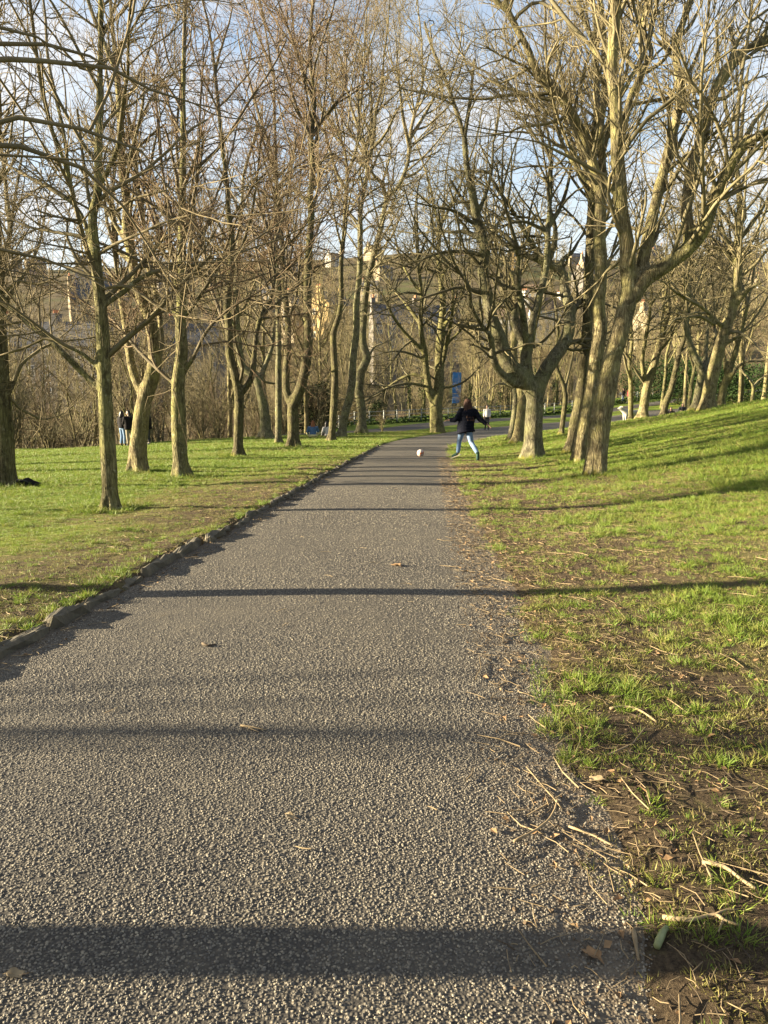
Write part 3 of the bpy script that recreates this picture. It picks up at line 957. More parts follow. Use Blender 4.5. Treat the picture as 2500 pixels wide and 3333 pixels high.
NT['E'] = make_tree('forked_tree', 'dark trunk dividing into two near the middle of the left lawn', T_LEFT, None, [
    ('2', [(175, 1870), (183, 1600), (185, 1400), (150, 1220), (112, 1060), (110, 900), (92, 700), (120, 500), (130, 200), (105, 0), (90, -250), (60, -500), (30, -800), (0, -1100)], 84, 28),
    ('2', [(190, 1390), (275, 1265), (300, 1100), (320, 900), (370, 750), (430, 640), (460, 450), (450, 250), (500, 100), (560, -150), (600, -450)], 54, 18),
    ('2', [(175, 1320), (215, 1180), (160, 980), (150, 800)], 30, 14),
    ('2', [(112, 950), (40, 760), (-30, 560), (-80, 300), (-120, 0)], 34, 14),
    ('2', [(125, 420), (220, 200), (280, 0), (320, -250), (350, -550)], 32, 12),
    ('2', [(120, 250), (20, 50), (-60, -200), (-140, -480)], 26, 10),
    ('2', [(455, 380), (560, 230), (640, 150), (720, 40)], 24, 10),
    ('2', [(440, 640), (350, 420), (300, 200), (260, -50)], 24, 10),
], 'lime', 'bark_dark', 'twig_red', 25, clear=4.0, dens=0.75, rtw=0.006, extra=10, scale=1.15)

NT['F'] = make_tree('leaning_tree', 'pale trunk leaning slightly left with a bulging crown fork', T_LEFT, None, [
    ('2', [(400, 1730), (388, 1600), (370, 1450), (335, 1290), (300, 1230), (220, 1180), (190, 1050), (170, 850), (160, 600), (180, 300), (200, 0), (220, -300)], 92, 26),
    ('2', [(340, 1290), (385, 1170), (440, 1010), (460, 850), (500, 650), (480, 400)], 44, 20),
    ('2', [(360, 1280), (420, 1295), (480, 1300), (600, 1290)], 22, 10),
    ('2', [(180, 900), (60, 700), (0, 500), (-40, 250)], 28, 10),
], 'tall', 'bark_grey', 'twig_warm', 26, clear=4.5, dens=0.9, rtw=0.009, extra=8, scale=1.6, voxel=.06)

NT['G'] = make_tree('pole_tree', 'narrow straight pale trunk between two dark forked trees', T_LEFT, None, [
    ('2', [(487, 1770), (490, 1500), (490, 1200), (490, 900), (485, 600), (478, 400), (470, 150), (480, -100), (470, -400), (460, -750), (455, -1050)], 58, 20),
    ('2', [(488, 700), (440, 550), (420, 350), (400, 100)], 24, 10),
    ('2', [(485, 600), (560, 430), (600, 200), (640, -60), (660, -350)], 26, 10),
    ('2', [(475, 250), (380, 50), (330, -200), (290, -500)], 24, 10),
    ('2', [(475, -50), (560, -250), (600, -500)], 20, 8),
], 'tall', 'bark_grey', 'twig_red', 27, clear=6.0, dens=0.9, rtw=0.008, extra=8, scale=1.35)

NT['H'] = make_tree('forked_tree', 'stout dark trunk splitting into a wide letter Y', T_LEFT, None, [
    ('2', [(605, 1800), (605, 1650), (602, 1480), (655, 1350), (700, 1160), (722, 960), (715, 700), (715, 450), (730, 200), (742, 0), (735, -150), (755, -350), (745, -600), (765, -900), (735, -1200), (745, -1500), (760, -1700)], 96, 24),
    ('2', [(600, 1480), (548, 1340), (558, 1100), (565, 900), (550, 700), (530, 500), (520, 300), (500, 0), (470, -250), (430, -500), (330, -800), (250, -1100)], 66, 18),
    ('2', [(735, -80), (650, -160), (560, -200), (480, -60), (430, 160)], 40, 20),
    ('2', [(560, 230), (620, 180), (700, 60), (760, -60), (800, -250)], 38, 16),
    ('2', [(755, -620), (850, -760), (950, -880), (1010, -1000), (1010, -1200)], 36, 14),
    ('2', [(745, -600), (640, -800), (560, -1050), (470, -1300)], 30, 12),
    ('2', [(565, 800), (620, 660), (640, 500), (660, 300)], 30, 12),
    ('2', [(760, -850), (680, -1080), (620, -1300), (600, -1550)], 24, 10),
    ('2', [(745, -350), (830, -420), (900, -480), (960, -440)], 24, 10),
    ('2', [(520, 300), (420, 150), (340, -50), (250, -250)], 30, 12),
], 'tall', 'bark_dark', 'twig_red', 28, clear=5.5, dens=1.0, rtw=0.0075, extra=12, scale=1.3)

NT['I'] = make_tree('tall_tree', 'tall gently curved trunk beside the seated pair', T_LEFT, None, [
    ('2', [(895, 1750), (915, 1500), (925, 1250), (915, 1050), (915, 900), (955, 780), (975, 600), (970, 400), (990, 200), (1000, 0), (1020, -220), (1010, -450), (960, -620)], 66, 22),
    ('2', [(1010, -200), (940, -320), (900, -450), (850, -650), (820, -850), (780, -1050)], 32, 12),
    ('2', [(1015, -300), (1080, -480), (1110, -700), (1100, -950)], 30, 12),
    ('2', [(985, 100), (900, 20), (850, -60), (800, 60)], 20, 10),
    ('2', [(930, 1230), (860, 1180), (800, 1090)], 14, 8),
    ('2', [(945, 800), (1010, 690), (1050, 620)], 16, 8),
], 'tall', 'bark_dark', 'twig_warm', 29, clear=8.0, dens=1.0, rtw=0.008, extra=8, scale=1.4)

NT['J'] = make_tree('tall_tree', 'tall trunk leaning right at its foot next to the mossy footed tree', T_LEFT, None, [
    ('2', [(970, 1720), (1000, 1550), (1050, 1350), (1065, 1100), (1090, 900), (1090, 700), (1115, 450), (1120, 200), (1120, 0), (1150, -200), (1175, -350), (1160, -520), (1110, -650), (1130, -900), (1150, -1150)], 72, 20),
    ('2', [(1165, -380), (1220, -560), (1240, -800), (1290, -1000), (1300, -1200)], 40, 14),
    ('2', [(1160, -520), (1210, -700), (1200, -950), (1180, -1200)], 34, 12),
    ('2', [(1120, -640), (1060, -800), (1010, -1000), (980, -1200)], 28, 12),
    ('2', [(1200, -500), (1310, -620), (1400, -800), (1460, -880)], 28, 10),
    ('2', [(1130, 140), (1060, 20), (990, -30), (940, -90)], 18, 8),
], 'tall', 'bark_grey', 'twig_warm', 30, clear=9.0, dens=1.0, rtw=0.008, extra=8, scale=1.5)

NT['K'] = make_tree('tall_tree', 'pale S curved trunk with bright moss round its foot', T_LEFT, None, [
    ('2', [(1135, 1690), (1130, 1500), (1110, 1350), (1130, 1200), (1175, 1100), (1140, 980), (1150, 750), (1180, 500), (1240, 250), (1290, 50), (1330, -130), (1420, -230), (1490, -420), (1510, -640), (1560, -850), (1600, -1000)], 80, 22),
    ('2', [(1325, -110), (1280, -250), (1200, -330), (1160, -460)], 44, 16),
    ('2', [(1500, -520), (1450, -750), (1430, -950), (1400, -1150)], 34, 12),
    ('2', [(1510, -600), (1610, -760), (1690, -900), (1760, -1050)], 34, 12),
    ('2', [(1185, 1090), (1240, 1010), (1300, 990)], 20, 8),
    ('2', [(1440, -280), (1560, -330), (1640, -420)], 24, 10),
    ('2', [(1300, 0), (1400, -60), (1480, -80)], 18, 8),
], 'tall', 'bark_grey', 'twig_pale', 31, clear=9.0, dens=1.0, rtw=0.009, extra=8, scale=1.6)

NT['L'] = make_tree('spreading_tree', 'round headed tree with a thick twin stem at the bend of the path', T_RIGHT, None, [
    ('3', [(525, 1680), (520, 1500), (525, 1440), (545, 1300), (548, 1100), (560, 900), (575, 700), (560, 500), (540, 300), (550, 100)], 108, 30),
    ('3', [(510, 1450), (470, 1380), (452, 1250), (430, 1050), (400, 850), (410, 650), (390, 450), (380, 250)], 64, 22),
    ('3', [(560, 1180), (600, 1000), (640, 800), (650, 600), (620, 400)], 40, 18),
    ('3', [(448, 1250), (330, 1230), (200, 1290), (60, 1390), (-80, 1440)], 30, 12),
    ('3', [(440, 1320), (300, 1300), (160, 1330), (20, 1400)], 24, 10),
    ('3', [(425, 1050), (320, 950), (200, 800), (120, 640), (60, 560)], 36, 12),
    ('3', [(405, 850), (300, 700), (180, 560), (100, 400)], 34, 12),
    ('3', [(590, 1330), (660, 1320), (760, 1270), (840, 1190)], 24, 10),
    ('3', [(600, 1000), (700, 900), (800, 800), (870, 760)], 28, 10),
    ('3', [(440, 1130), (350, 1080), (240, 1050), (120, 1060)], 24, 10),
    ('3', [(560, 900), (680, 700), (740, 540), (780, 350)], 30, 12),
    ('3', [(400, 600), (280, 420), (220, 250), (180, 50)], 28, 10),
    ('3', [(560, 500), (640, 320), (680, 150)], 28, 10),
], 'beech', 'bark_olive', 'twig_dark', 32, clear=2.2, dens=0.80, rtw=0.010, extra=30, scale=2.0, voxel=.06, flare=1.3)

NT['M'] = make_tree('spreading_tree', 'broad low forked tree with many upswept limbs right of the running person', T_RIGHT, None, [
    ('3', [(1260, 1885), (1270, 1700), (1280, 1500), (1272, 1370), (1180, 1260), (1070, 1120), (1010, 950), (950, 800), (915, 620), (880, 450), (900, 300), (880, 150), (830, 0), (800, -150), (760, -350), (740, -600)], 150, 46, -0.6),
    ('3', [(1290, 1380), (1350, 1230), (1430, 1100), (1500, 1000), (1540, 900), (1552, 720), (1510, 560), (1500, 450), (1430, 400), (1370, 370)], 124, 60, .3),
    ('3', [(1240, 1270), (1228, 1100), (1260, 850), (1310, 650), (1370, 400), (1385, 100), (1400, -150), (1410, -400)], 72, 32, .2),
    ('3', [(1200, 1240), (1185, 1000), (1165, 850), (1100, 720), (1040, 520), (960, 260), (900, 0)], 57, 20, .5),
    ('3', [(1222, 1050), (1190, 760), (1150, 500), (1155, 300), (1090, 60), (1030, -150)], 59, 22, -.4),
    ('3', [(1230, 1290), (1120, 1300), (1010, 1210), (960, 1100), (940, 950), (870, 850), (790, 700), (775, 560), (700, 440)], 78, 25, -.5),
    ('3', [(1170, 960), (1110, 820), (1130, 740), (1160, 600)], 52, 25, .4),
    ('3', [(1490, 1010), (1560, 985), (1660, 960), (1760, 960)], 46, 20, -.3),
    ('3', [(1270, 1020), (1340, 980), (1420, 900), (1480, 800)], 28, 12, -.5),
    ('3', [(1550, 800), (1610, 700), (1700, 600), (1780, 480)], 57, 20, .4),
    ('3', [(1500, 460), (1490, 350), (1560, 300), (1620, 200)], 52, 20, .3),
    ('3', [(1375, 375), (1430, 230), (1440, 100), (1400, -50), (1380, -250)], 57, 22, -.2),
    ('3', [(1150, 300), (1080, 180), (960, 90), (850, 40)], 44, 15, .3),
    ('3', [(1380, 130), (1280, 80), (1200, 50), (1100, 60)], 39, 15, -.3),
    ('3', [(895, 320), (800, 290), (700, 280), (560, 290), (420, 340)], 44, 15, -.3),
    ('3', [(915, 620), (800, 580), (700, 555), (580, 590), (420, 640)], 39, 15, -.4),
    ('3', [(880, 200), (760, 130), (660, 130), (520, 120)], 44, 15, .4),
    ('3', [(860, 100), (760, 30), (640, -40), (500, -60)], 39, 15, -.4),
    ('3', [(950, 1050), (880, 1020), (760, 900), (640, 820), (520, 780)], 31, 11, -.5),
    ('3', [(930, 240), (1000, 60), (1060, -60), (1100, -260)], 44, 17, .3),
    ('3', [(830, 20), (900, -160), (950, -350), (960, -550)], 44, 17, .3),
    ('3', [(1385, 100), (1480, -60), (1540, -250), (1580, -480)], 41, 17, .4),
], 'beech', 'bark_grey', 'twig_dark', 33, clear=2.6, dens=0.84, rtw=0.0062, extra=14, flare=1.55, voxel=.042)

NT['N1'] = make_tree('plain_tree', 'pale smooth trunk close behind the broad forked tree', T_RIGHT, None, [
    ('3', [(1150, 1770), (1165, 1620), (1185, 1450), (1170, 1330), (1130, 1200), (1120, 1000), (1140, 800), (1120, 500)], 88, 40),
    ('3', [(1180, 1360), (1230, 1150), (1280, 900), (1330, 650), (1340, 400)], 46, 20),
], 'tall', 'bark_tan', 'twig_pale', 34, clear=3.5, dens=0.8, rtw=0.008, extra=8, scale=1.2, voxel=.05)
NT['N2'] = make_tree('plain_tree', 'thinner trunk seen just left of the pale smooth one', T_RIGHT, None, [
    ('3', [(1085, 1745), (1120, 1580), (1132, 1430), (1125, 1320), (1090, 1150), (1060, 950), (1070, 700)], 58, 26),
    ('3', [(1130, 1340), (1060, 1310), (1000, 1300), (950, 1330)], 24, 10),
], 'tall', 'bark_grey', 'twig_pale', 35, clear=3.5, dens=0.7, rtw=0.009, extra=8, scale=1.3, voxel=.05)

NT['R1'] = make_tree('great_tree', 'massive leaning tree with mossy foot nearest on the right lawn', T_RIGHT, None, [
    ('4', [(320, 2030), (335, 1850), (365, 1600), (400, 1400), (440, 1200), (480, 1020), (535, 830), (580, 660), (592, 540), (580, 400), (572, 240), (548, 100), (520, -60), (520, -200), (500, -400), (490, -640), (480, -900), (455, -1100), (470, -1400), (490, -1680)], 172, 80),
    ('4', [(600, 620), (680, 450), (700, 330), (730, 200), (760, 60), (800, -100), (850, -300), (900, -520), (980, -900), (960, -1150), (950, -1300), (1060, -1660)], 112, 54, .25),
    ('4', [(610, 640), (700, 500), (850, 400), (1000, 290), (1110, 180), (1180, 60), (1220, -60), (1280, -200), (1390, -420), (1500, -560), (1660, -640)], 135, 78, -.25),
    ('4', [(1060, 240), (1040, 80), (1030, -80), (1080, -380), (1160, -620), (1200, -800), (1270, -1000), (1380, -1180), (1500, -1280), (1660, -1360)], 98, 62, .3),
    ('4', [(510, -500), (560, -760), (600, -900), (680, -1080), (760, -1250), (700, -1420), (720, -1660)], 70, 34, .35),
    ('4', [(700, -1060), (640, -1120), (560, -1230), (520, -1330)], 40, 26, .2),
    ('4', [(530, -120), (450, -190), (420, -290), (350, -330), (180, -420), (20, -500), (-100, -560)], 44, 16, -.3),
    ('4', [(870, -380), (950, -500), (1050, -700), (1150, -800), (1250, -900)], 44, 18, .5),
    ('4', [(970, -1000), (1080, -1150), (1150, -1330), (1200, -1500)], 40, 18, -.3),
    ('4', [(720, -1100), (860, -1200), (940, -1350), (1000, -1500)], 36, 16, -.4),
    ('4', [(1060, -300), (960, -460), (920, -620), (900, -760)], 34, 14, -.3),
    ('4', [(470, -1150), (400, -1300), (340, -1500), (310, -1700)], 30, 12, .4),
    ('4', [(1230, -100), (1380, -160), (1520, -230), (1660, -260)], 40, 20, -.4),
    ('4', [(1230, -900), (1330, -900), (1450, -1000), (1560, -1050)], 36, 16, .4),
    ('4', [(1460, -540), (1540, -700), (1620, -800), (1700, -900)], 44, 22, .3),
    ('4', [(560, 300), (480, 380), (430, 420), (400, 450)], 34, 20, .4),
], 'ash', 'bark_tan', 'twig_pale', 36, clear=3.4, dens=1.15, rtw=0.0042, extra=12, flare=1.32, voxel=.028, ext=1.5)

NT['R2'] = make_tree('great_tree', 'long pale leaning stem tight behind the massive leaning tree', T_RIGHT, None, [
    ('4', [(190, 1925), (225, 1720), (285, 1420), (330, 1120), (365, 880), (350, 700), (372, 420), (360, 200), (362, 20), (370, -100), (340, -270), (300, -420), (270, -560), (200, -680), (120, -830), (10, -940), (-90, -1050), (-150, -1150), (-180, -1250), (-270, -1420), (-340, -1560)], 124, 50),
    ('4', [(368, -60), (390, -200), (375, -450), (370, -700), (410, -950), (420, -1150), (390, -1400), (370, -1650)], 76, 38, .3),
    ('4', [(150, -800), (60, -740), (-80, -700), (-250, -680), (-340, -640)], 34, 14, -.3),
    ('4', [(-150, -1160), (-260, -1090), (-400, -1020), (-520, -1100)], 28, 10, .3),
    ('4', [(390, -300), (280, -420), (200, -560), (150, -650), (50, -700)], 30, 12, .4),
    ('4', [(-310, -1480), (-220, -1600), (-100, -1640), (40, -1560), (100, -1500)], 34, 14, -.3),
    ('4', [(-230, -1380), (-320, -1280), (-400, -1200), (-480, -1180)], 24, 10, -.4),
    ('4', [(400, -1000), (330, -1150), (300, -1350), (260, -1550)], 34, 14, -.4),
    ('4', [(365, 330), (290, 440), (200, 500), (100, 520)], 22, 10, .5),
], 'ash', 'bark_tan', 'twig_pale', 37, clear=4.5, dens=1.12, rtw=0.005, extra=10, flare=1.4, voxel=.034)

NT['R3'] = make_tree('great_tree', 'tall dark straight trunk third in the row behind the massive leaning tree', T_RIGHT, None, [
    ('4', [(130, 1835), (165, 1650), (205, 1450), (235, 1200), (265, 850), (275, 500), (290, 200), (300, -100), (310, -400), (330, -700), (340, -1000), (320, -1300)], 100, 50),
    ('4', [(270, 700), (310, 520), (400, 430), (440, 350)], 44, 24, .3),
    ('4', [(300, -100), (220, -300), (160, -520), (100, -700), (60, -950)], 46, 18),
    ('4', [(320, -450), (420, -650), (460, -900), (480, -1150)], 40, 16),
    ('4', [(270, 960), (180, 975), (110, 1010), (40, 1060)], 26, 12, -.3),
], 'tall', 'bark_dark', 'twig_warm', 38, clear=5.0, dens=0.85, rtw=0.006, extra=10, voxel=.045)

NT['S1'] = make_tree('slim_tree', 'slim dark trunk by the path bend left of the tall dark trunk', T_RIGHT, None, [
    ('4', [(60, 1700), (85, 1520), (95, 1380), (70, 1280), (30, 1180), (20, 1050), (40, 900), (20, 700)], 46, 20),
    ('4', [(90, 1350), (120, 1230), (150, 1100), (170, 950)], 26, 12),
], 'tall', 'bark_dark', 'twig_warm', 39, clear=3.0, dens=0.7, rtw=0.008, extra=6, voxel=.045)

NT['T1'] = make_tree('fork_tree', 'sunlit cream trunk at the lawn crest behind the white dog', T_RIGHT, None, [
    ('4', [(690, 1590), (705, 1450), (728, 1320), (770, 1180), (810, 1040), (850, 880), (890, 720), (880, 560), (930, 400), (960, 200)], 78, 30),
    ('4', [(715, 1300), (690, 1150), (710, 980), (740, 800), (760, 600), (740, 400)], 40, 20),
    ('4', [(820, 1030), (880, 960), (930, 850), (980, 700), (1050, 580), (1080, 430)], 54, 22),
    ('4', [(700, 1290), (640, 1200), (600, 1120), (560, 1060)], 24, 12),
    ('4', [(870, 760), (850, 600), (880, 450)], 34, 16),
    ('4', [(930, 860), (1000, 810), (1060, 870), (1050, 1000)], 24, 10),
], 'beech', 'bark_tan', 'twig_pale', 40, depth=34.0, clear=3.0, dens=0.8, rtw=0.008, extra=10, scale=1.5, voxel=.05)
NT['T0'] = make_tree('slim_tree', 'slim trunk standing in front of the white dog', T_RIGHT, None, [
    ('4', [(602, 1600), (600, 1450), (600, 1300), (590, 1150), (610, 980), (600, 800), (620, 600)], 44, 22),
    ('4', [(600, 1280), (560, 1150), (540, 1000), (560, 850)], 24, 12),
], 'tall', 'bark_olive', 'twig_pale', 41, depth=34.5, clear=3.2, dens=0.7, rtw=0.008, extra=6, voxel=.045)
NT['T2'] = make_tree('leaning_tree', 'dark slanting trunk beside seated figures past the crest', T_RIGHT, None, [
    ('4', [(845, 1550), (870, 1450), (910, 1350), (940, 1220), (970, 1080), (1010, 960), (1040, 800), (1020, 600)], 60, 26),
    ('4', [(985, 1060), (1040, 1010), (1100, 1000)], 24, 10),
], 'tall', 'bark_dark', 'twig_warm', 42, depth=37.0, clear=3.5, dens=0.7, rtw=0.008, extra=6, scale=1.2, voxel=.05)
NT['T3'] = make_tree('fork_tree', 'grey trunk with a cup shaped fork left of the leaning gold trunk', T_RIGHT, None, [
    ('4', [(1105, 1505), (1120, 1380), (1150, 1220), (1110, 1120), (1060, 1000), (1030, 850), (1050, 650), (1040, 450)], 78, 28),
    ('4', [(1155, 1220), (1210, 1120), (1250, 980), (1240, 800)], 44, 18),
    ('4', [(1160, 1210), (1180, 1050), (1190, 850), (1170, 650)], 40, 18),
], 'beech', 'bark_grey', 'twig_pale', 43, depth=31.0, clear=3.0, dens=0.8, rtw=0.0075, extra=12, scale=1.4, voxel=.05)
NT['T4'] = make_tree('great_tree', 'thick golden trunk leaning right on the lawn crest', T_RIGHT, None, [
    ('4', [(1180, 1495), (1205, 1350), (1245, 1180), (1280, 1040), (1320, 900), (1380, 740), (1420, 560), (1430, 380), (1430, 150), (1440, -100), (1420, -350)], 112, 44),
    ('4', [(1330, 880), (1200, 760), (1120, 690), (1020, 640), (940, 590), (860, 520)], 40, 14, -.5),
    ('4', [(1380, 740), (1480, 600), (1560, 540), (1660, 500)], 50, 24, -.3),
    ('4', [(1290, 1020), (1390, 960), (1460, 930), (1560, 990)], 34, 12, -.4),
    ('4', [(1425, 420), (1340, 300), (1260, 200), (1180, 150)], 44, 16, .2),
    ('4', [(1430, 200), (1540, 60), (1620, -60), (1700, -200)], 44, 18, .2),
    ('4', [(1330, 920), (1420, 900), (1520, 960), (1600, 1050)], 34, 12, -.6),
    ('4', [(1250, 850), (1140, 780), (1050, 790), (950, 800), (900, 850)], 30, 10, -.5),
], 'beech', 'bark_tan', 'twig_pale', 44, depth=28.5, clear=3.4, dens=1.02, rtw=0.0065, extra=26, scale=1.5, voxel=.05)
NT['T5'] = make_tree('fork_tree', 'twin stemmed trunk just right of the leaning gold trunk', T_RIGHT, None, [
    ('4', [(1285, 1475), (1310, 1350), (1345, 1240), (1400, 1080), (1450, 900), (1500, 700)], 70, 28),
    ('4', [(1340, 1240), (1330, 1150), (1310, 1000), (1350, 850)], 40, 16),
    ('4', [(1350, 1300), (1420, 1180), (1500, 1130), (1600, 1130)], 30, 12),
], 'beech', 'bark_olive', 'twig_pale', 45, depth=32.0, clear=2.6, dens=1.0, rtw=0.008, extra=16, scale=1.5, voxel=.05)
NT['T6'] = make_tree('slim_tree', 'thin young trunk at the right end of the crest', T_RIGHT, None, [
    ('4', [(1525, 1468), (1540, 1400), (1545, 1330), (1520, 1270), (1480, 1230)], 34, 14),
    ('4', [(1545, 1335), (1580, 1280), (1640, 1240)], 20, 8),
], 'tall', 'bark_olive', 'twig_pale', 46, depth=36.0, clear=2.6, dens=1.0, rtw=0.008, extra=8, voxel=.045)
NT['T7'] = make_tree('slim_tree', 'thin upright trunk next to the crest sapling', T_RIGHT, None, [
    ('4', [(1452, 1475), (1458, 1400), (1465, 1300), (1470, 1150), (1480, 1000)], 28, 16),
], 'tall', 'bark_dark', 'twig_pale', 47, depth=37.0, clear=2.6, dens=0.8, rtw=0.008, extra=8, voxel=.045)

# trees that stand outside the picture on the left; their limbs and shadows reach into it
NT['O1'] = make_tree('young_tree', 'unseen trunk whose dark limbs hang into the upper left corner', T_LEFT, (-4.35, 4.98, 0), [
    ('s', [(-860, 2000), (-860, 1500), (-860, 1000), (-870, 500), (-880, 0), (-880, -500)], 110, 50),
    ('5', [(-1420, 420), (-700, 380), (-300, 340), (0, 330), (100, 315), (400, 350), (600, 370), (760, 450), (880, 520), (1050, 560)], 46, 9, .35),
    ('5', [(-1420, 380), (-600, 260), (0, 235), (250, 240), (420, 285), (550, 330), (700, 430)], 36, 8, .45),
    ('5', [(-1420, 900), (-500, 760), (0, 670), (100, 635), (300, 680), (550, 710), (700, 770), (820, 870), (900, 1000)], 40, 8, .3),
    ('5', [(-1420, 1000), (-400, 770), (0, 775), (200, 820), (450, 910), (600, 1030), (720, 1200), (850, 1400)], 42, 8, .45),
    ('5', [(-1420, 150), (-500, 60), (0, 150), (200, 200), (400, 330)], 34, 7, .3),
    ('5', [(-1420, 1500), (-500, 1350), (0, 1330), (250, 1400), (430, 1480)], 30, 7, .3),
], 'lime', 'bark_olive', 'twig_warm', 48, clear=1.6, dens=0.6, rtw=0.0035, extra=6, ext=.5)
NT['O2'] = make_tree('young_tree', 'unseen near trunk throwing the wide shadow across the near asphalt', T_LEFT, (-3.6, 1.47, 0), [
    ('s', [(-5600, 4000), (-5600, 2500), (-5600, 1000), (-5600, -500), (-5600, -2500)], 300, 230),
], 'lime', 'bark_olive', 'twig_warm', 49, clear=2.8, dens=0.5, rtw=0.0035, extra=4, ext=.6, levels=2)
NT['O3'] = make_tree('young_tree', 'unseen distant tree on the left whose blurred shadow crosses the asphalt', T_LEFT, (-15.0, 3.10, 0), [
    ('s', [(-15000, 3000), (-15100, 1500), (-14700, 0), (-15200, -1500), (-14800, -3500)], 120, 60, -1.0),
], 'ash', 'bark_olive', 'twig_warm', 50, clear=1.6, dens=0.4, rtw=0.006, extra=5, ext=.6, levels=2)
print('tree shoots', {k: v[1] for k, v in NT.items()})

# ------------------------------------------------------------------ woodland beyond the lawns
def wild_tree(name, seed, h, r0, style, barkm, twigm, stems=1, low=0.25, dens=1.0, sc=1.0, rtw=0.012, lean=0.06, nl=9):
    """a whole bare tree or many-stemmed shrub as (trunk mesh, crown mesh), foot at the origin"""
    r = np.random.default_rng(seed)
    lines = []
    for s in range(stems):
        n = 9
        az = r.uniform(0, 6.28); tilt = lean * (0.4 if stems == 1 else r.uniform(1.5, 6))
        hh = h * (1 if stems == 1 else r.uniform(0.6, 1))
        t = np.linspace(0, 1, n)
        wob = np.cumsum(r.normal(size=(n, 2)) * hh * 0.018, axis=0) * t[:, None]
        P = np.stack([np.cos(az) * tilt * hh * t ** 1.3 + wob[:, 0], np.sin(az) * tilt * hh * t ** 1.3 + wob[:, 1], -0.3 + (hh + .3) * t], 1)
        R = r0 * (1 - 0.82 * t); R[0] *= 1.35
        lines.append((P, R))
    S = STYLE[style]
    P0, R0 = grow(r, lines, nl / (h * stems) / (1 - low), h * .22, h * .46, 44, .30, .13, 8, .55, .02, r0 * .55, low, 0.0, 0)
    L0 = [(a, b) for a, b in zip(P0, R0)]
    c1, c2 = S['l1'], S['l2']
    tops = [(P[len(P) // 2:], R[len(P) // 2:]) for P, R in lines]
    P1, R1 = grow(r, L0 + tops, c1[0] * dens / sc, c1[1] * sc, c1[2] * sc, c1[3], c1[4], c1[5], 5, .45, rtw * 1.3, .05, .1, 0.2, S['droop'])
    P2, R2 = grow_arr(r, P1, R1, c2[0] * dens / sc, c2[1] * sc, c2[2] * sc, c2[3], c2[4], c2[5], 3, .6, rtw, .02, .15, S['droop'])
    A, B = [], []
    nn = 0; vs, qs = [], []
    for P, R in lines:
        V, Q = tubes(P[None], R[None], 8); vs.append(V); qs.append(Q + nn); nn += len(V)
    V, Q = tubes(P0, R0, 5); vs.append(V); qs.append(Q + nn)
    trunk = mesh_np('trunk', np.concatenate(vs), [np.concatenate(qs)], M[barkm])
    crown = crown_mesh('crown', [(P1, R1, 3), (P2, R2, 3)], M[twigm])
    return trunk, crown

def leaf_cloud(name, centres, size, mat, r, squash=0.35):
    """small two-triangle leaves scattered at given points"""
    n = len(centres)
    a = r.normal(size=(n, 3)); a[:, 2] *= squash; a = nrm(a)
    b = nrm(np.cross(a, r.normal(size=(n, 3))))
    s = size * r.uniform(0.6, 1.4, (n, 1))
    V = np.stack([centres - a * s, centres + b * s * .55, centres + a * s, centres - b * s * .55], 1).reshape(-1, 3)
    Q = np.arange(n * 4).reshape(n, 4)
    return mesh_np(name, V, [Q], mat, False)

def leafmat(name, c0, c1, rough=0.85):
    m, n, l, b = new_mat(name)
    v, _ = N_obj(n, l)
    f = N_noise(n, l, v, 9.0, 3)
    l.new(N_mix(n, l, N_ramp(n, l, f, [(0.3, 0.0), (0.7, 1.0)]), c0, c1), b.inputs['Base Color'])
    b.inputs['Roughness'].default_value = rough; b.inputs['Specular IOR Level'].default_value = .1
    return m
M['ivy'] = leafmat('ivy_leaf', (0.012, 0.028, 0.007), (0.036, 0.062, 0.015))
M['laurel'] = leafmat('laurel_leaf', (0.010, 0.022, 0.007), (0.026, 0.046, 0.012))

WILD = [
    wild_tree('w', 101, 13, .17, 'tall', 'bark_tan', 'twig_pale', dens=1.0, sc=1.1, nl=14),
    wild_tree('w', 102, 15, .20, 'tall', 'bark_olive', 'twig_warm', dens=.95, sc=1.2, nl=15),
    wild_tree('w', 103, 11, .13, 'beech', 'bark_grey', 'twig_pale', dens=.85, sc=1.1, nl=14),
    wild_tree('w', 104, 17, .22, 'ash', 'bark_tan', 'twig_pale', dens=.9, sc=1.2, nl=15),
    wild_tree('w', 105, 9, .10, 'tall', 'bark_grey', 'twig_red', dens=1.0, sc=1.0, nl=13),
]
SHRUB = [
    wild_tree('s', 111, 3.6, .035, 'beech', 'bark_grey', 'twig_red', stems=8, low=.15, dens=.75, sc=.8, rtw=.008, nl=26),
    wild_tree('s', 112, 4.6, .04, 'tall', 'bark_tan', 'twig_pale', stems=8, low=.15, dens=.8, sc=.8, rtw=.008, nl=26),
    wild_tree('s', 113, 2.6, .03, 'beech', 'bark_tan', 'twig_warm', stems=9, low=.1, dens=.85, sc=.6, rtw=.007, nl=28),
]
LOOK = {}
for k_, t_ in enumerate(('slender pale barked', 'tall olive barked', 'low crooked grey', 'lofty tan barked', 'small reddish twigged')): LOOK[id(WILD[k_])] = t_
for k_, t_ in enumerate(('reddish tangled', 'tall pale stemmed', 'low twiggy')): LOOK[id(SHRUB[k_])] = t_
def place_wild(name, var, x, y, s, rz, label, cat, group):
    if group: label = LOOK[id(var)] + ' ' + label
    z = float(lawn_z(np.array([float(x)]), np.array([float(y)]))[0])
    e = empty(name, (x, y, z - 0.05), label, cat, group, rz)
    e.scale = (s, s, s)
    link('trunk' if cat == 'tree' else 'stem', var[0], e)
    link('crown' if cat == 'tree' else 'twigs', var[1], e)
    return e

